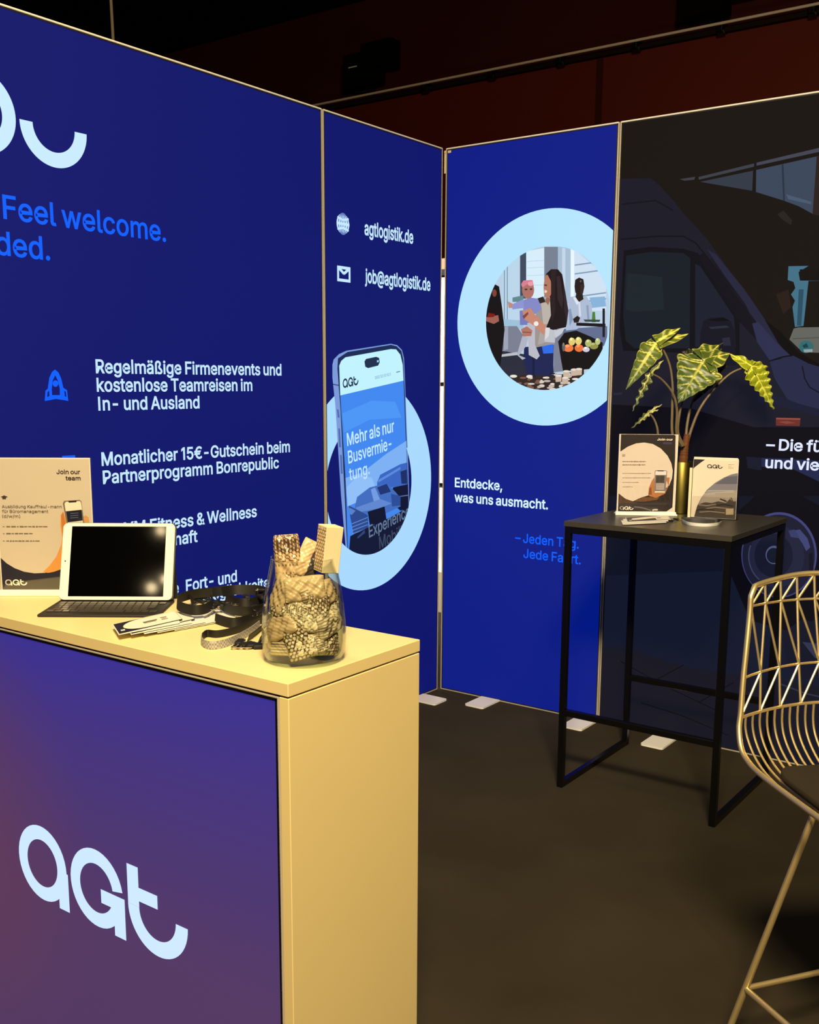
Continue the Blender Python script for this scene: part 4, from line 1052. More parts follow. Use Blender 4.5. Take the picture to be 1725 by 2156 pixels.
# van body and ground
pg([(-200, 520), (145, 516), (380, 512), (450, 570), (560, 690), (640, 790), (830, 1000), (980, 1210), (1110, 1390), (1300, 1650), (1420, 1850), (1500, 1935), (1640, 2000), (1800, 2050), (2600, 2100), (2600, 3000), (-300, 3000)], (30, 30, 45))
pg([(-300, 2300), (700, 2350), (1200, 2500), (2600, 2500), (2600, 3200), (-300, 3200)], (15, 14, 24))
pg([(-300, 3050), (2600, 3050), (2600, 4300), (-300, 4300)], (19, 23, 40))
pg([(-300, 3700), (900, 3650), (2600, 3700), (2600, 4800), (-300, 4800)], (23, 29, 50))
pg([(-300, 4240), (160, 4270), (700, 4420), (2600, 4700), (2600, 5600), (-300, 5600)], (27, 27, 40))
for p in (((140, 4370), (480, 4560), (900, 4760)), ((420, 4520), (640, 4400)), ((760, 4700), (1040, 4540)), ((300, 4700), (620, 4800), (1000, 4960))):
    a.line(z.many(p), 0.004, (14, 14, 22))
# hall window above
pg([(610, 520), (735, 500), (728, 524), (650, 532)], (66, 66, 74))
pg([(760, 503), (1205, 394), (1205, 420), (765, 524)], (64, 67, 80))
pg([(1225, 388), (1800, 252), (1800, 285), (1225, 412)], (70, 74, 90))
pg([(775, 541), (1197, 452), (1190, 612), (1000, 580)], (54, 63, 78))
pg([(1222, 446), (1706, 338), (1674, 797), (1560, 735), (1440, 690), (1220, 622)], (62, 76, 98))
pg([(1425, 402), (1440, 400), (1452, 690), (1438, 690)], (44, 54, 72))
pg([(1460, 640), (1660, 700), (1660, 720), (1480, 680)], (78, 96, 120))
pg([(1706, 336), (1800, 318), (1800, 830), (1672, 800)], (48, 36, 34))
pg([(1390, 800), (1440, 770), (1510, 850), (1500, 885), (1440, 850)], (42, 38, 38))
# roof lines
a.line(z.many([(150, 720), (420, 690), (560, 770)]), 0.006, (22, 20, 30))
a.line(z.many([(140, 1000), (440, 975), (640, 975), (740, 1030), (900, 1230), (1120, 1500)]), 0.006, (20, 18, 27))
# windows
pg([(165, 1090), (380, 1060), (640, 1075), (760, 1110), (800, 1200), (1090, 1620), (1090, 1920), (160, 1890), (130, 1700)], (19, 18, 26))
pg([(185, 1130), (380, 1100), (640, 1110), (695, 1150), (690, 1870), (250, 1870), (180, 1810), (160, 1600)], (27, 33, 44))
pg([(190, 1270), (470, 1300), (485, 1560), (250, 1580), (180, 1560)], (31, 41, 50))
pg([(735, 1195), (775, 1215), (1045, 1620), (1060, 1860), (735, 1860)], (31, 34, 52))
# pillar
pg([(760, 1130), (800, 1110), (1150, 1560), (1480, 1960), (1400, 1990), (1080, 1650)], (21, 19, 30))
pg([(830, 1080), (900, 1120), (1120, 1390), (1500, 1940), (1440, 1960), (1150, 1560)], (40, 41, 66))
a.line(z.many([(860, 1150), (1130, 1520), (1200, 1660)]), 0.006, (24, 22, 34))
# mirror
pg([(800, 1650), (860, 1625), (960, 1622), (1015, 1650), (1050, 1730), (1062, 2010), (760, 2000), (778, 1740)], (24, 24, 38))
pg([(830, 1640), (960, 1624), (1010, 1648), (900, 1655)], (14, 13, 20))
pg([(845, 1700), (985, 1688), (1010, 1705), (860, 1716)], (46, 48, 66))
pg([(950, 1790), (1010, 1780), (1020, 1850), (960, 1850)], (42, 44, 64))
# windscreen
pg([(1480, 1215), (1640, 1212), (1560, 1262), (1572, 1330), (1800, 1330), (1640, 1332), (1600, 1692), (1532, 1700), (1512, 1540), (1532, 1490), (1500, 1440), (1535, 1390), (1520, 1340), (1474, 1325)], (70, 118, 144))
pg([(1562, 1400), (1602, 1400), (1582, 1690), (1548, 1690)], (46, 82, 106))
pg([(1570, 1240), (1800, 1230), (1800, 1322), (1572, 1322)], (24, 20, 20))
pg([(1380, 1440), (1480, 1400), (1500, 1540), (1440, 1600)], (44, 32, 28))
pg([(1522, 1712), (1560, 1704), (1800, 1700), (1800, 1908), (1600, 1902), (1560, 1870), (1488, 1800)], (104, 106, 102))
pg([(1510, 1790), (1800, 1778), (1800, 1786), (1510, 1798)], (80, 84, 82))
a.poly(z.ell(1622, 1858, 58, 50, 20), (52, 112, 118))
pg([(1600, 1880), (1672, 1876), (1672, 1900), (1606, 1902)], (150, 170, 176))
pg([(1590, 1850), (1625, 1828), (1640, 1862), (1604, 1868)], (26, 66, 76))
pg([(1290, 1640), (1420, 1740), (1560, 1900), (1720, 1990), (1900, 2040), (1900, 2130), (1700, 2060), (1520, 1970), (1400, 1830)], (17, 14, 16))
# bonnet
z = Zoom(P, 3.7912, 1270, 520)
pg([(1190, 610), (1240, 600), (1380, 760), (1500, 870), (1330, 905), (1230, 760)], (46, 50, 84))
pg([(1330, 915), (1520, 868), (1640, 930), (1900, 1010), (1900, 1330), (1700, 1300), (1480, 1230), (1370, 1050)], (42, 46, 78))
a.line(z.many([(1325, 912), (1420, 880), (1520, 862)]), 0.005, (16, 15, 26))
a.line(z.many([(1590, 950), (1610, 1050), (1650, 1120), (1740, 1170)]), 0.005, (20, 20, 36))
pg([(1240, 1130), (1380, 1180), (1560, 1250), (1900, 1340), (1900, 1380), (1600, 1320), (1240, 1230)], (30, 32, 58))
pg([(1380, 1362), (1576, 1366), (1570, 1430), (1380, 1426)], (112, 52, 46))
pg([(1382, 1364), (1574, 1368), (1574, 1380), (1382, 1376)], (150, 84, 74))
pg([(1400, 1395), (1470, 1390), (1540, 1405), (1460, 1412)], (142, 74, 60))
pg([(80, 1165), (155, 1160), (150, 1178), (85, 1185)], (40, 42, 60))
z = Zoom(P, 3.7165, 1270, 660)
pg([(1240, 1130), (1500, 1140), (1900, 1170), (1900, 1420), (1700, 1320), (1480, 1215), (1240, 1200)], (36, 44, 82))
pg([(1120, 1120), (1240, 1130), (1240, 1230), (1130, 1210)], (26, 28, 50))
# wheel
pg([(1000, 1600), (1200, 1420), (1500, 1400), (1800, 1560), (1900, 1900), (1800, 2300), (1500, 2500), (1150, 2400), (980, 2000)], (14, 13, 22))
a.poly(z.ell(1378, 1890, 296, 335, 48), (70, 72, 132))
a.poly(z.ell(1374, 1896, 284, 322, 48), (31, 33, 55))
a.poly(z.ell(1360, 1900, 215, 245, 40), (37, 40, 66))
a.poly(z.ell(1335, 1895, 150, 170, 36), (26, 29, 50))
pg([(1490, 1700), (1540, 1690), (1600, 1760), (1622, 1830), (1590, 1860), (1560, 1800)], (66, 74, 124))
pg([(1450, 1700), (1500, 1690), (1540, 1760), (1470, 1750)], (58, 66, 112))
pg([(1610, 1880), (1640, 1870), (1650, 2060), (1615, 2060)], (22, 22, 38))
a.poly(z.ell(1338, 1890, 66, 72, 32), (92, 98, 138))
a.poly(z.ell(1334, 1894, 54, 60, 32), (30, 36, 58))
a.poly(z.ell(1350, 1872, 62, 58, 24, -1.2, 0.5), (84, 92, 134))
a.poly(z.ell(1332, 1896, 50, 56, 32), (26, 32, 52))
a.line(z.ell(1340, 1900, 200, 225, 20, 2.2, 3.6), 0.005, (66, 70, 104))
# lower body highlights near the stool
z = Zoom(P, 2.9487, 1140, 1060)
pg([(1500, 800), (1620, 720), (1800, 760), (1800, 1050), (1600, 1100), (1520, 980)], (24, 25, 44))
pg([(1620, 860), (1800, 880), (1800, 980), (1700, 960)], (52, 56, 86))
a.line(z.many([(1480, 1120), (1640, 1180), (1900, 1240)]), 0.006, (50, 54, 80))
a.build('van_picture', M['dim'], fab, 'dark picture of a van')
a = Art(lift=-0.0004)
z = Zoom(P, 5.3077, 1400, 860)
capd = z(1278, 345)[1] - z(1278, 466)[1]
b0, b1 = z(1130, 462), z(1540, 476)
vb = (b0[1] + b1[1]) / 2
sx_, _ = text3(a, '– Die', (b0[0], vb), (b1[0], vb), vb + capd, (214, 224, 255), 18)
a.build('lettering', M['lit'], fab, 'pale lettering')
a = Art(lift=-0.0004)
text3(a, 'fü', (z(1580, 478)[0], vb), None, vb + capd, (214, 224, 255), 18, sx=sx_)
a.build('lettering', M['lit'], fab, 'pale lettering')
a = Art(lift=-0.0004)
b0, b1 = z(1122, 664), z(1425, 674)
vb = (b0[1] + b1[1]) / 2
sx_, _ = text3(a, 'und', (b0[0], vb), (b1[0], vb), vb + capd, (214, 224, 255), 18)
a.build('lettering', M['lit'], fab, 'pale lettering')
a = Art(lift=-0.0004)
text3(a, 'viel', (z(1468, 680)[0], vb), None, vb + capd, (214, 224, 255), 18, sx=sx_)
a.build('lettering', M['lit'], fab, 'pale lettering')

# ------------------------------------------------------------------ reception counter
CT, CY0, CY1, CX0, CX1 = 1.062, -3.020, -2.648, 0.26, 1.762
ctr = empty('reception_counter', (CX0, CY0, 0), 0, 'cream reception counter with a backlit purple front and round-letter mark', 'counter')
CW, CD = CX1 - CX0, CY1 - CY0
bm = bmesh.new()
box(bm, 0, CW, -0.001, CD, CT - 0.0235, CT, 0.0012, 1)
build('countertop', bm, M['counter'], ctr)
bm = bmesh.new()
zt = CT - 0.0265
box(bm, CW - 0.0225, CW - 0.0006, 0.0006, CD - 0.0006, 0.0, zt, 0.0012, 1)
build('side_panel', bm, M['counter'], ctr)
bm = bmesh.new()
box(bm, 0, 0.022, 0.0006, CD - 0.0006, 0.0, zt, 0.0012, 1)
build('side_panel', bm, M['counter'], ctr)
bm = bmesh.new()
box(bm, 0.022, CW - 0.0225, 0.06, 0.08, 0.0, zt)
build('inner_panel', bm, M['counter'], ctr)
# light box set between the sides
bm = bmesh.new()
fx0, fx1, fz1 = 0.03, CW - 0.0235, zt - 0.0005
lw = 0.0045
box(bm, fx0, fx0 + lw, 0.0008, 0.05, 0.02, fz1, 0.0015)
box(bm, fx1 - lw, fx1, 0.0008, 0.05, 0.02, fz1, 0.0015)
box(bm, fx0, fx1, 0.001, 0.05, fz1 - lw, fz1, 0.0015)
box(bm, fx0, fx1, 0.001, 0.05, 0.02, 0.02 + lw, 0.0015)
build('light_frame', bm, M['alu'], ctr)
bm = bmesh.new()
g = 0.005
for x0, x1, z0, z1 in ((fx0 + lw, fx0 + lw + g, 0.02 + lw, fz1 - lw), (fx1 - lw - g, fx1 - lw, 0.02 + lw, fz1 - lw), (fx0 + lw, fx1 - lw, fz1 - lw - g, fz1 - lw)):
    box(bm, x0, x1, 0.0022, 0.0035, z0, z1)
build('dim_edge_strip', bm, M['black'], ctr)  # dimmer rim of the lit fabric as dark strips, like the panels


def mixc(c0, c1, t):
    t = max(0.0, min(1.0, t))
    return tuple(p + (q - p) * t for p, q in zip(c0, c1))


def counter_colour(u, v):
    # blue along the top running into plum, rosier on the left
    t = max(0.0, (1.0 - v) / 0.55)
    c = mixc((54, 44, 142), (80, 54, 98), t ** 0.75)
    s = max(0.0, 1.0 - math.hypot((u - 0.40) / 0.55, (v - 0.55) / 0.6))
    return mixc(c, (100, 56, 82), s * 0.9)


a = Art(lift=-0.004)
a.grid(fx0 + lw, fx1 - lw, 0.02 + lw, fz1 - lw, 40, 20, counter_colour)
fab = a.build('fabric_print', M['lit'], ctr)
a = Art(lift=-0.003)
logo(a, (0.9500 - CX0, 0.4485), 1.0, (200, 228, 252))
a.build('logo_print', M['lit'], fab, 'pale round-letter mark')

# ------------------------------------------------------------------ sign holders


def sign_stand(loc, rz, w, h, label, foot=0.045):
    r = empty('sign_holder', loc, rz, label, 'sign holder', 'upright sign holders with recruiting posters')
    bm = bmesh.new()
    box(bm, 0, w, -0.0045, -0.0022, 0.006, h, 0.0006, 1)
    build('front_sheet', bm, M['acrylic'], r)
    bm = bmesh.new()
    box(bm, 0, w, 0.0022, 0.0045, 0.006, h, 0.0006, 1)
    build('back_sheet', bm, M['acrylic'], r)
    bm = bmesh.new()
    box(bm, -0.004, w + 0.004, -foot * 0.45, foot * 0.55, 0.0003, 0.0058, 0.0012)
    build('foot', bm, M['white'], r)
    bm = bmesh.new()
    box(bm, -0.002, w + 0.002, -0.009, 0.009, 0.0058, 0.0125, 0.0012)
    build('clamp_bar', bm, M['white'], r)
    return r


def strokes(a, z, x0, x1, y, col, w=0.0022, seed=0):
    """a line of print too small to read: broken dark strokes"""
    rr = random.Random(seed)
    x = x0
    while x < x1:
        L = min(rr.uniform(14, 44), x1 - x)
        p, q = z(x, y), z(x + L, y)
        a.line([p, q], w * rr.uniform(0.7, 1.2), col)
        a.k -= 1
        x += L + rr.uniform(4, 9)
    a.k += 1


pL, pR = onz(3, 1252, CT), onz(205, 1252, CT)
rz = math.atan2(pR.y - pL.y, pR.x - pL.x)
sw = (pR - pL).length
s1 = sign_stand((pL.x, pL.y, CT), rz, sw, 0.318, 'beige recruiting sign standing behind the tablet on the counter')
bm = bmesh.new()
box(bm, 0.002, sw - 0.002, -0.0012, 0.0012, 0.010, 0.3165)
pst = build('poster', bm, M['white'], s1)
P = Plane(s1)
z = Zoom(P, 4.107, 0, 940)
rect = [(0.004, 0.012), (sw - 0.004, 0.012), (sw - 0.004, 0.314), (0.004, 0.314)]
a = Art(lift=0.0014, step=0.000012, clip=rect)


def pg(pts, col):
    a.poly(z.many(pts), col)


a.poly(rect, (208, 199, 186))
pg([(-80, 1300), (-80, 900), (8, 962), (60, 1010), (130, 1052), (210, 1082), (300, 1096), (390, 1092), (470, 1072), (560, 1030), (680, 960), (820, 900), (1000, 1300)], (40, 40, 58))
pg([(-20, 1300), (60, 1180), (240, 1158), (540, 1122), (900, 1080), (900, 1300)], (88, 86, 80))
pg([(372, 1086), (430, 1030), (490, 950), (530, 850), (540, 790), (524, 680), (528, 590), (548, 560), (570, 620), (590, 690), (610, 800), (600, 960), (560, 1050), (470, 1082), (420, 1092)], (222, 156, 84))
pg([(530, 600), (548, 565), (575, 690), (570, 800), (545, 800)], (196, 126, 66))
pg([(715, 606), (745, 596), (770, 614), (775, 680), (720, 690)], (214, 160, 104))
pg([(545, 492), (556, 470), (690, 461), (706, 474), (735, 700), (590, 730)], (120, 112, 104))
pg([(560, 494), (572, 478), (692, 472), (702, 484), (712, 548), (570, 560)], (240, 232, 220))
pg([(590, 472), (665, 468), (662, 482), (598, 486)], (40, 34, 34))
pg([(574, 560), (706, 546), (716, 638), (588, 654)], (30, 36, 54))
for y in (580, 600, 618):
    a.line(z.many([(610, y), (680, y - 6)]), 0.0014, (96, 110, 140))
pg([(590, 656), (718, 640), (724, 700), (596, 716)], (226, 214, 200))
pg([(8, 436), (38, 422), (70, 436), (38, 450)], (70, 62, 58))
pg([(22, 444), (54, 444), (54, 456), (22, 456)], (70, 62, 58))
a.build('poster_print', M['paper'], pst, 'beige print with a raised hand holding a phone')
for s, p0, p1, capz in (('Join our', (492, 238), (696, 236), 36), ('team', (570, 292), (700, 290), 36)):
    a = Art(lift=0.0022, step=0.000012)
    b0, b1 = z(*p0), z(*p1)
    v = (b0[1] + b1[1]) / 2
    text3(a, s, b0, b1, v + z(0, 0)[1] - z(0, capz)[1], (48, 42, 40), 16)
    a.build('lettering', M['paper'], pst, 'black lettering')
for s, p0, p1 in (('Ausbildung Kauffrau/-mann', (20, 534), (536, 530)), ('für Büromanagement', (22, 574), (420, 572)), ('(d/w/m)', (22, 616), (178, 614))):
    a = Art(lift=0.0022, step=0.000012)
    b0, b1 = z(*p0), z(*p1)
    v = (b0[1] + b1[1]) / 2
    text3(a, s, b0, b1, v + z(0, 0)[1] - z(0, 26)[1], (92, 82, 74), 6)
    a.build('lettering', M['paper'], pst, 'small dark lettering')
a = Art(lift=0.0022, step=0.000012)
for i, (y, x1) in enumerate(((692, 415), (752, 285), (816, 345))):
    strokes(a, z, 28, 42, y, (120, 108, 98), 0.0012, i)
    strokes(a, z, 58, x1, y, (120, 108, 98), 0.0026, i + 5)
a.build('small_print', M['paper'], pst)
a = Art(lift=0.0022, step=0.000012)
o, e, t = z(48, 1200), z(240, 1200), z(48, 1148)
logo(a, o, 1, (238, 232, 220), ((e[0] - o[0]) / 0.545, 0), (0, (t[1] - o[1]) / 0.169))
a.build('logo_print', M['paper'], pst, 'pale round-letter mark')

# ------------------------------------------------------------------ tablet with keyboard cover
bl, br = onz(128, 1270, CT), onz(362, 1271, CT)
ta = math.atan2(br.y - bl.y, br.x - bl.x)
TW = 0.2506
tc = (bl + br) / 2
tab = empty('tablet', (tc.x, tc.y, CT), ta, 'white tablet with a black screen propped on a dark keyboard cover', 'tablet')
kd = 0.140
bm = bmesh.new()
box(bm, -TW / 2 - 0.002, TW / 2 + 0.002, -kd, 0.012, 0.0004, 0.006, 0.002)
kb = build('keyboard', bm, M['case'], tab)
key0 = None
rows = [(14, 1.0), (13, 1.0), (12, 1.0), (11, 1.0)]
y = -0.022
uw = (TW - 0.014) / 14.0
kz = 0.0062
cells = []
for r in range(5):
    yy = -0.026 - r * 0.0205
    if r < 4:
        off = (0.0, 0.25, 0.4, 0.8)[r]
        n = (14, 13, 13, 12)[r]
        for i in range(n):
            cells.append((-TW / 2 + 0.007 + uw * (i + 0.5 + off * 0.5), yy, 1.0))
    else:
        for i in (0, 1, 2, 3):
            cells.append((-TW / 2 + 0.007 + uw * (i + 0.5), yy, 1.0))
        cells.append((-TW / 2 + 0.007 + uw * 6.9, yy, 5.7))
        for i in (10, 11, 12, 13):
            cells.append((-TW / 2 + 0.007 + uw * (i + 0.4), yy, 1.0))
for x, yy, wk in cells:
    if wk == 1.0 and key0 is not None:
        k = key0.copy()
        COL.objects.link(k)
        k.parent = kb
    else:
        bm = bmesh.new()
        hw = uw * wk / 2 - 0.0012
        box(bm, -hw, hw, -0.0085, 0.0085, 0, 0.0016, 0.0007)
        k = build('key', bm, M['key'], kb)
        if wk == 1.0:
            key0 = k
    k.location = (x, yy, 0.0061)
# the slab leans back
lean = math.radians(20)
TH = 0.1741


def leant(bm):
    bmesh.ops.rotate(bm, verts=bm.verts[:], cent=(0, 0, 0), matrix=Matrix.Rotation(-lean, 3, 'X'))
    bmesh.ops.translate(bm, verts=bm.verts[:], vec=(0, -0.004, 0.0085))


def rrect(bm, w, h, y0, y1, r, seg=8, z0=0.0):
    pts = []
    for cx, cz, a0 in ((w / 2 - r, r, -PI / 2), (w / 2 - r, h - r, 0), (-w / 2 + r, h - r, PI / 2), (-w / 2 + r, r, PI)):
        for i in range(seg + 1):
            t = a0 + PI / 2 * i / seg
            pts.append((cx + r * math.cos(t), cz + r * math.sin(t) + z0))
    A = [bm.verts.new((x, y0, zz)) for x, zz in pts]
    B = [bm.verts.new((x, y1, zz)) for x, zz in pts]
    n = len(pts)
    bm.faces.new(A)
    bm.faces.new(B[::-1])
    for i in range(n):
        bm.faces.new((A[i], B[i], B[(i + 1) % n], A[(i + 1) % n]))


bm = bmesh.new()
rrect(bm, TW, TH, -0.003, 0.0031, 0.011)
leant(bm)
bod = build('body', bm, M['white'], tab)
bm = bmesh.new()
rrect(bm, 0.2115, 0.1590, -0.0034, -0.0028, 0.0008, 2, 0.0076)
leant(bm)
build('screen', bm, M['screen'], tab)
bm = bmesh.new()
rrect(bm, TW + 0.004, TH + 0.003, 0.0033, 0.0075, 0.012, 8, -0.001)
leant(bm)
build('back_cover', bm, M['case'], tab)
bm = bmesh.new()
for v in circ((0.1170, TH / 2), 0.0054, 24):
    bm.verts.new((v[0], -0.0034, v[1]))
bm.faces.new(bm.verts[:])
rim = [(0.1170 + 0.0056 * math.cos(2 * PI * i / 24), -0.0034, TH / 2 + 0.0056 * math.sin(2 * PI * i / 24)) for i in range(24)]
tube(bm, rim, 0.0004, 5, True)
leant(bm)
build('home_button', bm, M['white'], tab)
bm = bmesh.new()
for v in circ((-0.1165, TH / 2), 0.0016, 12):
    bm.verts.new((v[0], -0.0034, v[1]))
bm.faces.new(bm.verts[:])
leant(bm)
build('camera_lens', bm, M['screen'], tab)
# prop of the cover standing behind the slab
bm = bmesh.new()
ty, tz = 0.5 * TH * math.sin(lean), 0.5 * TH * math.cos(lean)
vs = [bm.verts.new(p) for p in ((-TW / 2, ty + 0.010, tz), (TW / 2, ty + 0.010, tz), (TW / 2, ty + 0.022, 0.001), (-TW / 2, ty + 0.022, 0.001),
                                (-TW / 2, ty + 0.014, tz), (TW / 2, ty + 0.014, tz), (TW / 2, ty + 0.026, 0.001), (-TW / 2, ty + 0.026, 0.001))]
for f in ((0, 1, 2, 3), (7, 6, 5, 4), (0, 4, 5, 1), (1, 5, 6, 2), (2, 6, 7, 3), (3, 7, 4, 0)):
    bm.faces.new([vs[i] for i in f])
build('prop_flap', bm, M['case'], tab)

# ------------------------------------------------------------------ name cards and lanyards on the counter


def card_obj(corners, zc, name, label, group, bend=0.0, art=True):
    """corners: far left tip side first, in pixels; the card lies at height zc"""
    q = [onz(x, y, zc) for x, y in corners]
    o0 = (q[0] + q[2]) / 2
    r = empty(name, (o0.x, o0.y, CT if zc < 1.2 and zc > 1.05 else 1.045), 0, label, 'card', group)
    zr = zc - r.location.z
    bm = bmesh.new()
    lo, hi = [], []
    n = 8
    grid = {}
    for lv, dz in ((0, 0.0), (1, 0.0006)):
        for i in range(n + 1):
            for j in range(2):
                t = i / n
                a_, b_ = (q[0], q[1]) if j == 0 else (q[3], q[2])
                p = a_ + (b_ - a_) * t
                grid[lv, i, j] = bm.verts.new((p.x - o0.x, p.y - o0.y, zr + dz + bend * (t * t)))
    for i in range(n):
        bm.faces.new([grid[1, i, 0], grid[1, i, 1], grid[1, i + 1, 1], grid[1, i + 1, 0]])
        bm.faces.new([grid[0, i, 0], grid[0, i + 1, 0], grid[0, i + 1, 1], grid[0, i, 1]])
        for j in (0, 1):
            bm.faces.new([grid[0, i, j], grid[1, i, j], grid[1, i + 1, j], grid[0, i + 1, j]])
    for i in (0, n):
        bm.faces.new([grid[0, i, 0], grid[0, i, 1], grid[1, i, 1], grid[1, i, 0]])
    cd = build('card_sheet', bm, M['white'], r)
    if art:
        me_a = Art(lift=0)
        U, V = q[1] - q[0], q[3] - q[0]

        def T(s, t, k):
            p = q[0] + U * s + V * t
            return (p.x - o0.x, p.y - o0.y, zr + 0.0009 + 0.00012 * k + bend * s * s)

        def put(pts, col, k):
            b = len(me_a.v)
            me_a.v += [T(s, t, k) for s, t in pts]
            for tr in tessellate_polygon([[Vector((s, t, 0)) for s, t in pts]]):
                me_a.f.append(tuple(b + i for i in tr))
                me_a.c.append(s2l(col))
        put([(0.015, 0.04), (0.985, 0.04), (0.985, 0.96), (0.015, 0.96)], (36, 32, 48), 0)
        outl = [(0.14 + 0.34 * (1 - math.cos(t)) * 1.0, 0.47 + 0.43 * math.sin(t)) for t in [(-0.5 + i / 16) * PI * -1 for i in range(17)]]
        outl = [(0.98, 0.06)] + [(0.46 - 0.34 * math.cos(t), 0.48 + 0.42 * math.sin(t)) for t in [-PI / 2 + PI * i / 16 for i in range(17)]] + [(0.98, 0.90)]
        put(outl, (234, 226, 212), 1)
        for s0, s1, t0, t1 in ((0.42, 0.64, 0.42, 0.50), (0.43, 0.62, 0.52, 0.57), (0.70, 0.80, 0.36, 0.42), (0.71, 0.79, 0.46, 0.50), (0.70, 0.80, 0.55, 0.60)):
            put([(s0, t0), (s1, t0), (s1, t1), (s0, t1)], (84, 76, 72), 2)
        put([(0.06, 0.66), (0.12, 0.66), (0.12, 0.78), (0.06, 0.78)], (220, 214, 204), 2)
        me_a.build('card_print', M['paper'], cd)
    return r


G1 = 'fanned name cards on the counter'
base = [(236, 1314), (369, 1285), (379, 1311), (250, 1336)]
LBL = ('topmost name card of the fan, cream front with printing', 'second name card from the top of the fan by the keyboard', 'third name card from the top of the fan', 'name card near the bottom of the fan',
       'lowest name card of the fan, jutting out furthest right')
for i in range(5):
    dx, dy = (0, 26, 54, 82, 118)[i], (1, -1, -4, -8, -14)[i]
    zc = CT + 0.0125 - 0.0026 * i
    card_obj([(x + dx, y + dy + 1.6 * i) for x, y in base], zc, 'name_card', LBL[i], G1, bend=0.0, art=(i < 2))


def ribbon(bm, pts, h=0.019, th=0.0011, z0=0.0, tilt=0.0, n=6):
    """a strap standing on its edge along a path"""
    P_ = smooth_path(pts, n)
    rows_ = []
    for i, p in enumerate(P_):
        a_ = P_[max(i - 1, 0)]
        b_ = P_[min(i + 1, len(P_) - 1)]
        t = Vector((b_.x - a_.x, b_.y - a_.y, 0))
        t = t.normalized() if t.length > 1e-9 else Vector((1, 0, 0))
        nn = Vector((-t.y, t.x, 0))
        lo = Vector((p.x, p.y, z0 + p.z))
        hi = lo + Vector((0, 0, h)) + nn * tilt
        rows_.append([bm.verts.new(v) for v in (lo - nn * th / 2, hi - nn * th / 2, hi + nn * th / 2, lo + nn * th / 2)])
    for i in range(len(rows_) - 1):
        A, B = rows_[i], rows_[i + 1]
        for k in range(4):
            bm.faces.new((A[k], A[(k + 1) % 4], B[(k + 1) % 4], B[k]))
    bm.faces.new(rows_[0][::-1])
    bm.faces.new(rows_[-1])


def pts_on(pix, zz, o):
    return [onz(x, y, zz) - Vector(o) for x, y in pix]


def clip(parent, p, ang, name='swivel_clip', s=1.0):
    """black plastic body with a nickel hook"""
    bm = bmesh.new()
    box(bm, -0.006 * s, 0.006 * s, -0.014 * s, 0.012 * s, 0.0005, 0.008 * s, 0.0025 * s)
    R = Matrix.Rotation(ang, 4, 'Z')
    bm.transform(Matrix.Translation(p) @ R)
    c = build(name, bm, M['ribbon'], parent, True)
    bm = bmesh.new()
    pts = [(0, -0.013, 0.004), (0.0045, -0.018, 0.004), (0.005, -0.025, 0.004), (0.001, -0.030, 0.004), (-0.004, -0.027, 0.004), (-0.0045, -0.020, 0.004), (-0.002, -0.016, 0.004)]
    tube(bm, [Vector(q) * s for q in smooth_path(pts, 4)], 0.0012 * s, 6)
    tube(bm, [Vector(q) * s for q in [(-0.006, 0.012, 0.004), (-0.006, 0.017, 0.004), (0.006, 0.017, 0.004), (0.006, 0.012, 0.004)]], 0.0012 * s, 6)
    bm.transform(Matrix.Translation(p) @ R)
    build('metal_hook', bm, M['metal'], c, True)
    return c


GL = 'black lanyards heaped on the counter'


def lanyard(label, straps, clips, zz=CT, group=GL, h=0.019, extra=None):
    p0 = onz(*straps[0][0][0], zz)
    r = empty('lanyard', (p0.x, p0.y, zz), 0, label, 'lanyard', group)
    o = (p0.x, p0.y, zz)
    bm = bmesh.new()
    for pix, z0, tilt in straps:
        ribbon(bm, pts_on(pix, zz, o), h, 0.0012, z0, tilt)
    build('strap', bm, M['ribbon'], r, True)
    for x, y, ang, z0 in clips:
        clip(r, onz(x, y, zz) - Vector(o) + Vector((0, 0, z0)), ang)
    return r


lanyard('black lanyard looped over the ends of the name cards', [([(448, 1272), (412, 1275), (380, 1285), (373, 1297), (384, 1306), (410, 1312), (436, 1308), (450, 1296), (446, 1286)], 0.0165, 0.002)],
        [(440, 1284, 0.9, 0.016), (424, 1286, 1.4, 0.016), (462, 1288, 2.0, 0.016), (474, 1294, 2.6, 0.016), (452, 1297, 0.4, 0.016)], h=0.021)
lanyard('black lanyard in a broad flat loop behind, towards the back edge', [([(404, 1279), (436, 1263), (490, 1256), (540, 1256), (560, 1262)], 0.004, 0.004), ([(470, 1266), (500, 1261), (545, 1263), (566, 1270)], 0.010, 0.005)],
        [(556, 1264, 2.2, 0.02)], h=0.022)
lanyard('black lanyard bunched beside the glass jar with metal clips', [([(458, 1277), (466, 1290), (490, 1301), (525, 1303), (552, 1296), (564, 1286)], 0.006, -0.004), ([(474, 1276), (500, 1287), (530, 1287), (560, 1276)], 0.008, 0.004),
         ([(452, 1313), (490, 1323), (530, 1314), (566, 1296)], 0.0, 0.003)],
        [(546, 1306, 0.3, 0.012), (538, 1296, 0.8, 0.014), (550, 1283, 1.2, 0.024), (520, 1281, 1.0, 0.022)], h=0.021)
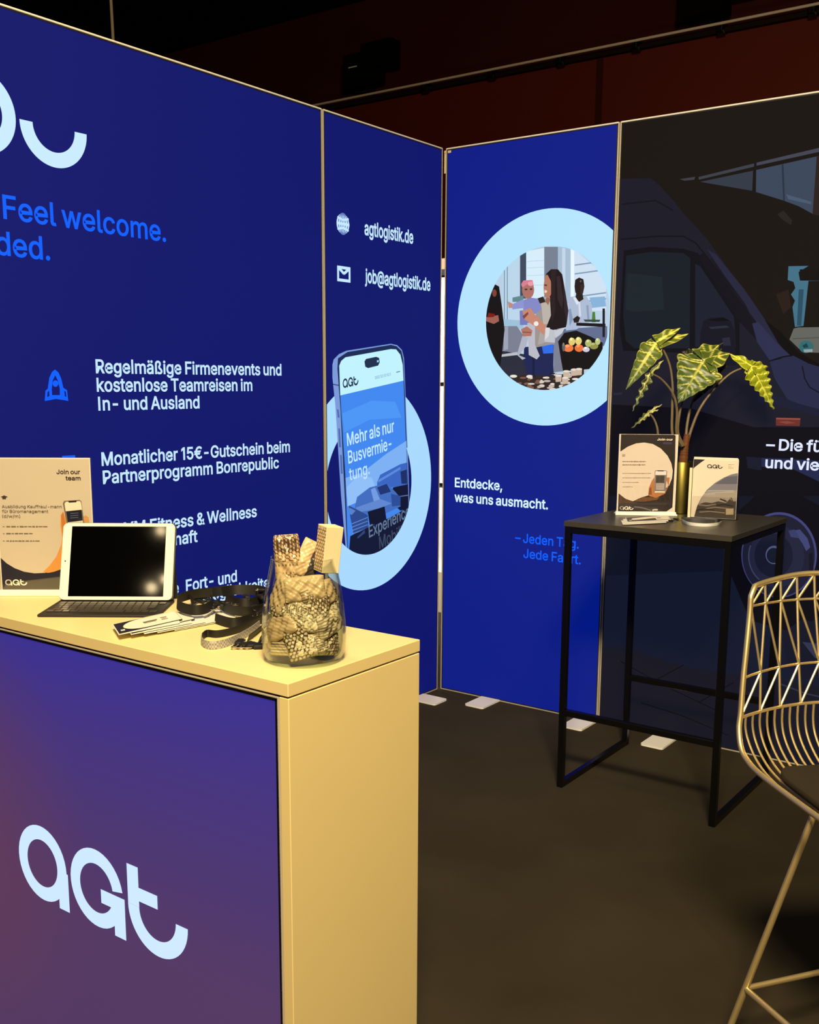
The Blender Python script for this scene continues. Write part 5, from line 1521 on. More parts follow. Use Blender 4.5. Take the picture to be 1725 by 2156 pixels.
# lanyard with the grey dotted strap showing
p0 = onz(560, 1312, CT)
ly = empty('lanyard', (p0.x, p0.y, CT), 0, 'lanyard with a grey dotted strap looping towards the counter edge', 'lanyard', GL)
o = (p0.x, p0.y, CT)
bm = bmesh.new()
ribbon(bm, pts_on([(572, 1306), (540, 1318), (500, 1334), (460, 1343), (436, 1342), (425, 1350)], CT, o), 0.015, 0.0012, 0.0004, 0.001)
ribbon(bm, pts_on([(560, 1318), (536, 1340), (520, 1352)], CT, o), 0.015, 0.0012, 0.0004, 0.006)
ribbon(bm, pts_on([(566, 1322), (552, 1344), (542, 1358)], CT, o), 0.015, 0.0012, 0.0004, 0.006)
build('strap', bm, M['ribbon'], ly, True)


def woven():
    m, nt, b = new_mat('grey_dotted_ribbon')
    tc = nt.nodes.new('ShaderNodeTexCoord')
    ck = nt.nodes.new('ShaderNodeTexChecker')
    ck.inputs['Scale'].default_value = 260
    ck.inputs['Color1'].default_value = (0.42, 0.40, 0.37, 1)
    ck.inputs['Color2'].default_value = (0.22, 0.21, 0.20, 1)
    nt.links.new(tc.outputs['Object'], ck.inputs['Vector'])
    nt.links.new(ck.outputs['Color'], b.inputs['Base Color'])
    b.inputs['Roughness'].default_value = 0.6
    return m


M['woven'] = woven()
bm = bmesh.new()
ribbon(bm, pts_on([(424.5, 1351), (424, 1358), (432, 1365), (450, 1368), (478, 1362), (505, 1350), (528, 1337), (548, 1322)], CT, o), 0.015, 0.0012, 0.0004, 0.001)
build('dotted_strap', bm, M['woven'], ly, True)
for x, y, ang in ((505, 1357, 0.55), (521, 1362, -0.2), (537, 1364, -0.5), (552, 1366, -0.75)):
    clip(ly, onz(x, y, CT) - Vector(o), ang, s=1.15)

# ------------------------------------------------------------------ glass jar with wrapped snacks
jb = onz(641, 1388, CT)
JC = Vector((jb.x, jb.y, CT + 0.0004))
jar = empty('glass_jar', JC, 0, 'clear glass jar full of wrapped snacks on the counter corner', 'jar')
outp = [(0.0690, 0.0082), (0.0735, 0.020), (0.0750, 0.040), (0.0745, 0.065), (0.0715, 0.100), (0.0670, 0.130), (0.0620, 0.155), (0.0575, 0.176), (0.0565, 0.184)]
inp = [(0.0545, 0.1845), (0.0553, 0.176), (0.0600, 0.155), (0.0650, 0.130), (0.0695, 0.100), (0.0724, 0.065), (0.0728, 0.040), (0.0712, 0.024), (0.0675, 0.0155), (0.0672, 0.0082), (0.0690, 0.0082)]
bm = bmesh.new()
lathe(bm, outp + inp, 56)
bmesh.ops.remove_doubles(bm, verts=bm.verts[:], dist=1e-6)
build('glass_body', bm, M['glass'], jar, True)
bm = bmesh.new()
lathe(bm, [(0.0, 0.0), (0.054, 0.0), (0.062, 0.0018), (0.0685, 0.0078), (0.0668, 0.0125), (0.060, 0.0105), (0.052, 0.0098), (0.0, 0.0098)], 56)
bmesh.ops.remove_doubles(bm, verts=bm.verts[:], dist=1e-6)
build('glass_base', bm, M['base_glass'], jar, True)
bm = bmesh.new()
tube(bm, [(0.0560 * math.cos(2 * PI * i / 48), 0.0560 * math.sin(2 * PI * i / 48), 0.1850) for i in range(48)], 0.0011, 8, True)
build('rim', bm, M['glass'], jar, True)


def hexdot(u, v, s):
    """distance to the nearest wall of a honeycomb"""
    u, v = u / s, v / s
    best = []
    for i in range(-1, 2):
        for j in range(-1, 2):
            r0 = round(v / 0.866) + j
            off = 0.5 if r0 % 2 else 0.0
            c0 = round(u - off) + i + off
            best.append(math.hypot(u - c0, v - r0 * 0.866))
    best.sort()
    return (best[1] - best[0])


WRAP = {}


def packet_mesh(kind, seed):
    """a flow-wrapped snack: soft pillow with crimped ends, printed honeycomb and fine lines"""
    rr = random.Random(seed)
    L, W, H = (0.070, 0.044, 0.017) if kind != 'long' else (0.092, 0.046, 0.014)
    nu, nv = 44, 26
    vs, fs, cs = [], [], []
    ph = [rr.uniform(0, 6.28) for _ in range(6)]
    pal = rr.choice((((226, 208, 172), (70, 52, 40)), ((232, 216, 182), (88, 64, 44)), ((206, 178, 138), (58, 44, 36))))
    for side in (1, -1):
        b = len(vs)
        for i in range(nu + 1):
            for j in range(nv + 1):
                u, v = i / nu * 2 - 1, j / nv * 2 - 1
                e = max(0.0, 1 - abs(u) ** 6)
                t = (max(0.0, 1 - abs(v) ** 3.2)) ** 0.6 * e ** 0.6
                crim = 0.0012 * math.sin(v * 30) * (1 if abs(u) > 0.9 else 0)
                wr = 0.0021 * math.sin(u * 5 + ph[0] + v * 3) * math.sin(v * 4 + ph[1]) + 0.0013 * math.sin(u * 11 + ph[2] - v * 7) + 0.0008 * math.sin(u * 23 + v * 17 + ph[3])
                vs.append((u * L / 2, v * W / 2 * (1 - 0.10 * (1 - e)), side * (H / 2 * t + wr * t) + crim + (0.00015 * side)))
        for i in range(nu):
            for j in range(nv):
                q = (b + i * (nv + 1) + j, b + (i + 1) * (nv + 1) + j, b + (i + 1) * (nv + 1) + j + 1, b + i * (nv + 1) + j + 1)
                fs.append(q if side > 0 else q[::-1])
                cc = []
                for ii, jj in ((i, j), (i + 1, j), (i + 1, j + 1), (i, j + 1)):
                    x, y_ = (ii / nu - 0.5) * L, (jj / nv - 0.5) * W
                    c = pal[0]
                    fade = 0.5 + 0.5 * math.sin(x * 70 + ph[4])
                    if kind == 'hex' or kind == 'long':
                        if hexdot(x, y_, 0.0072) < 0.27 * fade + 0.05:
                            c = pal[1]
                        if x > 0.2 * L and abs((y_ * 1000) % 4 - 2) < 0.8:
                            c = mixc(pal[0], pal[1], 0.75)
                    elif kind == 'line':
                        if x < 0.05 * L and abs((y_ * 1000) % 5 - 2.5) < 0.9:
                            c = mixc(pal[0], pal[1], 0.7)
                    elif kind == 'dark':
                        c = (64, 58, 58) if y_ < 0 else pal[0]
                    cc.append(s2l(c))
                cs.append(cc if side > 0 else cc[::-1])
    me = bpy.data.meshes.new('snack_packet')
    me.from_pydata(vs, [], fs)
    at = me.color_attributes.new('ink', 'FLOAT_COLOR', 'CORNER')
    at.data.foreach_set('color', [x for f in cs for k in f for x in (*k, 1.0)])
    me.materials.append(M['foil'])
    me.polygons.foreach_set('use_smooth', [True] * len(me.polygons))
    me.update()
    return me


M['foil'] = print_mat('printed_foil', 0.0, 0.32, 1.0, 0.5)
GS = 'wrapped snacks in the glass jar'
# place in the jar: angle seen from the camera, radius, height, and the three turns
camdir = math.atan2(CAM.y - JC.y, CAM.x - JC.x)
PK = [
    ('hex', 0.10, 0.054, 0.028, (1.42, 0.25, 0), 'orange-brown honeycomb snack packet low at the front of the jar'),
    ('hex', 0.42, 0.055, 0.084, (1.50, 1.35, 0), 'honeycomb snack packet standing at the front right of the jar'),
    ('line', 0.98, 0.055, 0.060, (1.45, 0.15, 0), 'striped snack packet at the right side of the jar'),
    ('plain', 0.05, 0.050, 0.126, (1.25, 0.10, 0), 'plain pale snack packet high at the front of the jar'),
    ('hex', -0.22, 0.055, 0.070, (1.52, 1.45, 0), 'honeycomb snack packet upright at the front of the jar'),
    ('plain', -0.80, 0.055, 0.060, (1.40, 0.5, 0), 'tan snack packet halfway up the left side of the jar'),
    ('hex', -0.55, 0.050, 0.090, (1.30, -0.3, 0), 'honeycomb snack packet left of the middle of the jar'),
    ('plain', -1.00, 0.052, 0.112, (1.40, 1.3, 0), 'tan snack packet along the upper left of the jar'),
    ('line', -0.62, 0.050, 0.028, (1.25, 0.1, 0), 'crumpled snack packet low on the left in the jar'),
    ('hex', 0.75, 0.051, 0.027, (1.30, -0.2, 0), 'honeycomb snack packet low on the right of the jar'),
    ('dark', -0.25, 0.026, 0.014, (0.25, -0.4, 0), 'dark snack packet near the jar bottom'),
    ('line', 0.62, 0.048, 0.112, (1.35, 0.2, 0), 'fine lined snack packet high on the right of the jar'),
    ('plain', -1.50, 0.054, 0.045, (1.40, 0.9, 0), 'tan snack packet on the far left of the jar'),
    ('hex', 1.55, 0.054, 0.090, (1.45, 1.2, 0), 'honeycomb snack packet on the far right of the jar'),
    ('plain', 2.5, 0.045, 0.060, (1.3, 0.3, 0), 'snack packet at the back right of the jar, partly hidden'),
    ('hex', 3.7, 0.045, 0.080, (1.3, 1.0, 0), 'honeycomb snack packet at the back left of the jar'),
    ('line', 3.1, 0.030, 0.115, (1.4, 0.6, 0), 'lined snack packet at the back of the jar, near the top'),
    ('plain', 2.8, 0.030, 0.014, (0.2, 0.6, 0), 'snack packet lying flat in the middle of the jar'),
    ('plain', -0.4, 0.012, 0.075, (0.8, 1.2, 0), 'snack packet in the core of the jar behind the others'),
]
cache = {}
first = None
for i, (kind, da, rad, zz, rot, lab) in enumerate(PK):
    key = (kind, i % 2)
    if key not in cache:
        cache[key] = packet_mesh(kind, 11 + i)
    ob = bpy.data.objects.new('snack_packet', cache[key])
    COL.objects.link(ob)
    ang = camdir + da
    r0 = rad - 0.0015 - 0.10 * max(0.0, zz - 0.085)
    ob.location = JC + Vector((r0 * math.cos(ang), r0 * math.sin(ang), zz + 0.011))
    # lay the packet flat against the glass, then spin it in that face
    ob.rotation_mode = 'QUATERNION'
    q = Matrix.Rotation(ang + PI / 2, 3, 'Z') @ Matrix.Rotation(rot[0], 3, 'X') @ Matrix.Rotation(rot[1], 3, 'Z')
    ob.rotation_quaternion = q.to_quaternion()
    tag(ob, lab, 'snack', GS)
# tall packet leaning out at the upper left
ob = bpy.data.objects.new('snack_packet', packet_mesh('long', 91))
COL.objects.link(ob)
pt = hit(606, 1180, JC, Vector((fw.x, fw.y, 0)).normalized())
ob.location = (pt.x, pt.y, pt.z)
ob.rotation_mode = 'QUATERNION'
ob.rotation_quaternion = (Matrix.Rotation(camdir + PI / 2, 3, 'Z') @ Matrix.Rotation(PI / 2 - 0.05, 3, 'X') @ Matrix.Rotation(PI / 2 + 0.06, 3, 'Z')).to_quaternion()
tag(ob, 'tall honeycomb snack packet sticking out of the jar at the left', 'snack', GS)
ob = bpy.data.objects.new('snack_packet', packet_mesh('dark', 97))
COL.objects.link(ob)
pt = hit(650, 1178, JC + Vector((-0.01, 0.01, 0)), Vector((fw.x, fw.y, 0)).normalized())
ob.location = (pt.x, pt.y, pt.z)
ob.rotation_mode = 'QUATERNION'
ob.rotation_quaternion = (Matrix.Rotation(camdir + PI / 2 + 0.4, 3, 'Z') @ Matrix.Rotation(PI / 2 - 0.2, 3, 'X') @ Matrix.Rotation(PI / 2 - 0.5, 3, 'Z')).to_quaternion()
tag(ob, 'crumpled dark snack packet in the middle of the jar opening', 'snack', GS)
# pale cardboard box on top
pb = hit(686, 1150, JC + Vector((0.006, 0.0, 0)), Vector((fw.x, fw.y, 0)).normalized())
bx = empty('snack_box', (pb.x, pb.y, pb.z - 0.045), 0, 'pale square cardboard box sticking up out of the jar at the right', 'box')
bx.rotation_euler = (0.06, 0.10, camdir + PI / 2 + math.radians(27))
bm = bmesh.new()
box(bm, -0.0165, 0.0165, -0.0165, 0.0165, 0.0, 0.082, 0.0008, 1)
build('carton', bm, M['carton'], bx)
a = Art(lift=0)
k0 = (150, 124, 88)
for i in range(20):
    for j in range(48):
        x0, z0 = -0.0155 + i * 0.00155, 0.003 + j * 0.0016
        if hexdot(x0, z0, 0.0068) < 0.26:
            b = len(a.v)
            a.v += [(-0.0168, x0, z0), (-0.0168, x0 + 0.00155, z0), (-0.0168, x0 + 0.00155, z0 + 0.0016), (-0.0168, x0, z0 + 0.0016)]
            a.f.append((b, b + 1, b + 2, b + 3))
            a.c.append(s2l(k0))
a.build('box_print', M['paper'], bx)

# ------------------------------------------------------------------ high table
TZ = 1.045
c0, c1, c2 = onz(1188.6, 1096.7, TZ), onz(1539, 1129.4, TZ), onz(1667.3, 1090.6, TZ)
TX0, TX1 = c0.x, c1.x + 0.003
TY0 = (c0.y + c1.y) / 2
TY1 = c2.y + 0.0
tbl = empty('bar_table', (TX0, TY0, 0), 0, 'square black bar table with slim metal frame and dark top', 'table')
w, d = TX1 - TX0, TY1 - TY0
bm = bmesh.new()
box(bm, 0, w, 0, d, TZ - 0.020, TZ, 0.0012, 1)
build('tabletop', bm, M['tabletop'], tbl)
b = 0.0235
zt = TZ - 0.0215
for x in (0.002, w - b - 0.002):
    for y in (0.002, d - b - 0.002):
        bm = bmesh.new()
        box(bm, x, x + b, y, y + b, 0.0, zt, 0.0015, 1)
        build('leg', bm, M['black'], tbl)
for y in (0.002, d - b - 0.002):
    bm = bmesh.new()
    box(bm, 0.002 + b, w - b - 0.002, y, y + b, zt - b, zt, 0.0015, 1)
    build('top_rail', bm, M['black'], tbl)
    bm = bmesh.new()
    box(bm, 0.002 + b, w - b - 0.002, y, y + b, 0.292, 0.292 + b, 0.0015, 1)
    build('footrest', bm, M['black'], tbl)
for x in (0.002, w - b - 0.002):
    bm = bmesh.new()
    box(bm, x, x + b, 0.002 + b, d - b - 0.002, zt - b, zt, 0.0015, 1)
    build('top_rail', bm, M['black'], tbl)
    bm = bmesh.new()
    box(bm, x, x + b, 0.002 + b, d - b - 0.002, 0.0, b, 0.0015, 1)
    build('floor_rail', bm, M['black'], tbl)

# ------------------------------------------------------------------ things on the high table
pL, pR = onz(1297, 1083, TZ), onz(1422, 1085, TZ)
rz = math.atan2(pR.y - pL.y, pR.x - pL.x)
sw = (pR - pL).length
P = None
s2 = sign_stand((pL.x, pL.y, TZ), rz, sw, 0.315, 'dark recruiting sign with a pale circle standing on the bar table', 0.06)
P = Plane(s2)
top = P.px(1365, 910)[1]
bm = bmesh.new()
box(bm, 0.002, sw - 0.002, -0.0012, 0.0012, 0.010, 0.3135)
pst = build('poster', bm, M['white'], s2)
z = Zoom(P, 9.375, 1280, 890)
rect = [(0.003, 0.012), (sw - 0.003, 0.012), (sw - 0.003, 0.3125), (0.003, 0.3125)]
a = Art(lift=0.0014, step=0.000012, clip=rect)


def pg(pts, col):
    a.poly(z.many(pts), col)


a.poly(rect, (226, 218, 206))
pg([(262, 222), (1290, 218), (1340, 256), (1330, 700), (1275, 1680), (1160, 1752), (200, 1750)], (44, 36, 36))
pg([(1160, 1752), (1276, 1672), (1300, 1752)], (214, 206, 194))
pg([(240, 575), (400, 470), (560, 408), (720, 390), (890, 420), (1050, 510), (1180, 650), (1255, 800), (1284, 950), (1268, 1100), (1210, 1240), (1100, 1330), (900, 1400), (650, 1480), (495, 1550), (350, 1500), (208, 1390), (215, 1000)], (218, 206, 194))
pg([(212, 1402), (340, 1500), (495, 1556), (640, 1590), (205, 1600)], (84, 62, 50))
pg([(520, 1548), (700, 1470), (1020, 1470), (980, 1520), (700, 1560)], (110, 74, 46))
pg([(800, 1420), (812, 1280), (868, 1150), (918, 1075), (930, 1380), (1100, 1390), (1150, 1320), (1190, 1230), (1150, 1110), (1170, 1080), (1226, 1082), (1200, 1250), (1130, 1400), (960, 1480), (830, 1450)], (178, 118, 72))
pg([(800, 1420), (820, 1300), (860, 1260), (870, 1420)], (130, 80, 44))
pg([(930, 950), (950, 935), (1150, 940), (1174, 956), (1142, 1372), (1118, 1385), (930, 1378), (912, 1360)], (132, 124, 120))
pg([(946, 952), (1160, 954), (1150, 1030), (938, 1030)], (232, 220, 220))
pg([(975, 940), (1110, 942), (1100, 960), (985, 958)], (40, 32, 32))
pg([(952, 1042), (1122, 1044), (1114, 1188), (948, 1186)], (70, 66, 64))
pg([(960, 1195), (1112, 1196), (1106, 1320), (956, 1318)], (178, 168, 168))
for y in (1215, 1245, 1285):
    a.line(z.many([(970, y), (1095, y)]), 0.003, (150, 140, 142))
pg([(930, 1352), (1130, 1354), (1126, 1380), (928, 1378)], (236, 226, 216))
a.line(z.many([(520, 1660), (640, 1668), (760, 1700), (860, 1735)]), 0.004, (110, 108, 112))
a.line(z.many([(880, 1730), (920, 1716), (985, 1718)]), 0.006, (200, 190, 190))
a.line(z.many([(300, 1610), (1180, 1600)]), 0.008, (56, 46, 52))
pg([(1085, 385), (1270, 385), (1262, 426), (1098, 426)], (66, 58, 96))
a.build('poster_print', M['paper'], pst, 'dark print with a pale circle and a hand holding a phone')
a = Art(lift=0.0022, step=0.000012)
b0, b1 = z(975, 350), z(1285, 350)
text3(a, 'Join our', b0, b1, b0[1] + z(0, 0)[1] - z(0, 44)[1], (236, 230, 222), 16)
a.build('lettering', M['paper'], pst, 'white lettering')
a = Art(lift=0.0022, step=0.000012)
strokes(a, z, 285, 345, 630, (120, 106, 98), 0.003, 1)
strokes(a, z, 285, 345, 656, (120, 106, 98), 0.003, 2)
for i, (y, x1, ww) in enumerate(((766, 755, 0.004), (832, 740, 0.004), (1000, 850, 0.0022), (1088, 845, 0.0022), (1178, 610, 0.0022), (1266, 490, 0.0022))):
    strokes(a, z, 290, x1, y, (120, 108, 100), ww, i + 9)
a.build('small_print', M['paper'], pst)
a = Art(lift=0.0022, step=0.000012)
o, e, t = z(232, 1716), z(505, 1716), z(232, 1646)
logo(a, o, 1, (232, 226, 220), ((e[0] - o[0]) / 0.545, 0), (0, (t[1] - o[1]) / 0.169))
a.build('logo_print', M['paper'], pst, 'pale round-letter mark')

# brochure holder
pL, pR = onz(1452, 1090, TZ), onz(1551, 1096, TZ)
rz = math.atan2(pR.y - pL.y, pR.x - pL.x)
bw = (pR - pL).length
bh = empty('brochure_holder', (pL.x, pL.y, TZ), rz, 'clear leaflet holder on the bar table beside the plant', 'holder')
bm = bmesh.new()
box(bm, 0, bw, -0.002, 0.0, 0.0, 0.085, 0.0006, 1)
build('front_wall', bm, M['acrylic'], bh)
bm = bmesh.new()
box(bm, 0, bw, 0.034, 0.036, 0.0, 0.200, 0.0006, 1)
build('back_wall', bm, M['acrylic'], bh)
for x in (0, bw - 0.002):
    bm = bmesh.new()
    box(bm, x, x + 0.002, 0.0002, 0.0338, 0.0, 0.085)
    build('side_wall', bm, M['acrylic'], bh)
bm = bmesh.new()
box(bm, 0.0022, bw - 0.0022, 0.0002, 0.0338, 0.0004, 0.0030)
build('floor_plate', bm, M['acrylic'], bh)
P = Plane(bh)
btop = P.px(1530, 967)[1]
GB = 'leaflets in the clear holder'
for i, (x0, x1, y0, hh, lab) in enumerate(((0.004, bw - 0.004, 0.003, btop - 0.003, 'front leaflet in the clear holder with a grey hill landscape'),
                                           (0.004, bw - 0.006, 0.010, btop + 0.001, 'leaflet behind the front one in the clear holder'),
                                           (0.003, bw - 0.010, 0.017, btop + 0.004, 'rearmost leaflet in the clear holder'))):
    wp = bh.matrix_world @ Vector((x0, y0, 0.0032))
    lf = empty('leaflet', wp, rz, lab, 'leaflet', GB)
    bm = bmesh.new()
    box(bm, 0, x1 - x0, 0.0, 0.004, 0, hh - 0.0032, 0.0003, 1)
    sh = build('paper_sheet', bm, M['white'], lf)
    lf.matrix_world = Matrix.Translation(wp) @ Matrix.Rotation(rz, 4, 'Z')
    P = Plane(lf)
    z = Zoom(P, 5.75, 1280, 880)
    W_, H_ = x1 - x0, hh - 0.0032
    rect = [(0.0008, 0.0008), (W_ - 0.0008, 0.0008), (W_ - 0.0008, H_ - 0.0008), (0.0008, H_ - 0.0008)]
    a = Art(lift=0.0002, step=0.000012, clip=rect)
    a.poly(rect, (216, 206, 188))
    if i == 0:
        def pg(pts, col):
            a.poly(z.many(pts), col)
        pg([(930, 440), (1192, 496), (1120, 545), (1050, 600), (1000, 660), (930, 800)], (40, 32, 38))
        arcp = [(1600, 662), (1500, 682), (1400, 725), (1300, 785), (1200, 870), (1130, 970), (1080, 1070), (1050, 1180), (1040, 1300), (1700, 1300), (1700, 662)]
        pg(arcp, (118, 118, 130))
        pg([(1440, 712), (1700, 690), (1700, 800), (1300, 800)], (88, 90, 108))
        pg([(1168, 915), (1700, 860), (1700, 1300), (1040, 1300), (1060, 1130)], (150, 142, 134))
        pg([(1090, 1048), (1180, 1020), (1260, 1030), (1340, 1008), (1430, 1030), (1500, 960), (1520, 1010), (1700, 1000), (1700, 1300), (1040, 1300), (1052, 1180)], (66, 60, 56))
        for q in (((1100, 1050), (1200, 1062), (1310, 1044)), ((1180, 1100), (1300, 1080), (1480, 1100)), ((1110, 1140), (1240, 1130), (1420, 1150)), ((1400, 975), (1430, 1000), (1410, 1020)), ((1480, 960), (1500, 1000))):
            a.line(z.many(q), 0.004, (128, 118, 104))
        for q in (((1070, 1120), (1160, 1100), (1290, 1120)), ((1320, 1060), (1420, 1046), (1520, 1070)), ((1360, 980), (1440, 1012))):
            a.line(z.many(q), 0.005, (36, 32, 30))
        pg([(1430, 1100), (1525, 1095), (1522, 1170), (1430, 1172)], (164, 150, 126))
        for y, x0_ in ((880, 1210), (896, 1190), (918, 1170)):
            a.line(z.many([(x0_, y), (1530, y)] if y != 918 else [(x0_, y), (1300, y)]), 0.0016, (190, 186, 182))
    a.build('leaflet_print', M['paper'], sh)
    if i == 0:
        a = Art(lift=0.0010, step=0.000012)
        o, e, t = z(1202, 608), z(1392, 608), z(1202, 560)
        logo(a, o, 1, (34, 30, 32), ((e[0] - o[0]) / 0.545, 0), (0, (t[1] - o[1]) / 0.169))
        a.build('logo_print', M['paper'], sh, 'black round-letter mark')
        a = Art(lift=0.0010, step=0.000012)
        for k, (y, x1_) in enumerate(((566, 1535), (586, 1500), (606, 1525))):
            strokes(a, z, 1460, x1_, y, (150, 140, 126), 0.0016, k)
        a.build('small_print', M['paper'], sh)
pw = bh.matrix_world @ Vector((0.004, -0.0068, 0.0))
z = Zoom(Plane(bh), 5.75, 1280, 880)
# small folded card leaning on the left of the holder
wf = empty('leaflet', bh.matrix_world @ Vector((-0.006, -0.010, 0.0)), rz, 'narrow cream leaflet leaning against the left of the holder', 'leaflet', GB)
bm = bmesh.new()
box(bm, 0.0, 0.010, 0, 0.003, 0.0005, z(1020, 600)[1], 0.0004, 1)
build('paper_sheet', bm, M['carton'], wf)

# vase plant
FWH = Vector((fw.x, fw.y, 0)).normalized()
RTH = Vector((rt.x, rt.y, 0)).normalized()
vb = onz(1441, 1084, TZ)
VB = Vector((vb.x, vb.y, TZ)) + FWH * 0.065
vr = 0.048


def atd(px, py, off=0.0):
    return hit(px, py, VB + FWH * off, FWH)


vt = atd(1441, 972).z
pl = empty('potted_plant', VB, 0, 'leafy plant with pale veined arrow leaves in a brass pot', 'plant')
bm = bmesh.new()
h = vt - TZ
lathe(bm, [(0, 0), (vr - 0.003, 0), (vr, 0.003), (vr, h - 0.003), (vr - 0.0015, h), (vr - 0.004, h - 0.002), (vr - 0.005, 0.02), (0, 0.02)], 48)
bmesh.ops.remove_doubles(bm, verts=bm.verts[:], dist=1e-6)
build('pot', bm, M['goldpot'], pl, True)
bm = bmesh.new()
lathe(bm, [(0, h - 0.03), (vr - 0.0055, h - 0.03)], 32)
bmesh.ops.remove_doubles(bm, verts=bm.verts[:], dist=1e-6)
build('soil', bm, M['trunk'], pl)
Q = lambda x, y: (1300 + x / 4.792, 670 + y / 4.792)


def loc3(x, y, off):
    px, py = Q(x, y)
    return atd(px, py, off) - VB


bm = bmesh.new()
base = Vector((0, 0, h - 0.04))
tpts = [base, loc3(672, 1400, 0.0), loc3(680, 1330, 0.0), loc3(695, 1240, 0.0), loc3(705, 1170, 0.0)]
tube(bm, smooth_path(tpts, 8), 0.02, 14, rfun=lambda t: 0.019 * (1 - 0.42 * t) * (1 + 0.06 * math.sin(t * 60)))
build('trunk', bm, M['trunk'], pl, True)
STK = [([(650, 1290), (560, 1180), (556, 900), (560, 700), (535, 490), (470, 330), (400, 250)], -0.02, -0.05),
       ([(660, 1290), (600, 1160), (604, 960), (590, 840), (545, 730), (440, 610), (335, 556)], -0.03, -0.09),
       ([(670, 1290), (612, 1150), (630, 960), (670, 800), (760, 600), (868, 425)], -0.02, -0.03),
       ([(690, 1290), (705, 1080), (750, 860), (815, 740), (900, 560), (960, 470)], 0.03, 0.06),
       ([(700, 1290), (745, 1130), (830, 920), (960, 735), (1120, 575), (1250, 508), (1352, 484)], 0.0, -0.01),
       ([(680, 1300), (560, 1250), (430, 1250), (405, 1110), (372, 1020), (325, 955)], 0.04, 0.06)]
for pts, o0, o1 in STK:
    n = len(pts)
    P3 = [loc3(x, y, o0 + (o1 - o0) * i / (n - 1)) for i, (x, y) in enumerate(pts)]
    bm = bmesh.new()
    tube(bm, smooth_path(P3, 6), 0.005, 8, rfun=lambda t: 0.0062 - 0.0030 * t)
    build('stalk', bm, M['stem'], pl, True)


def leaf_mat():
    m, nt, b = new_mat('veined_leaf')
    at = nt.nodes.new('ShaderNodeAttribute')
    at.attribute_name = 'ink'
    nt.links.new(at.outputs['Color'], b.inputs['Base Color'])
    b.inputs['Roughness'].default_value = 0.38
    b.inputs['Specular IOR Level'].default_value = 0.35
    return m


M['leaf'] = leaf_mat()


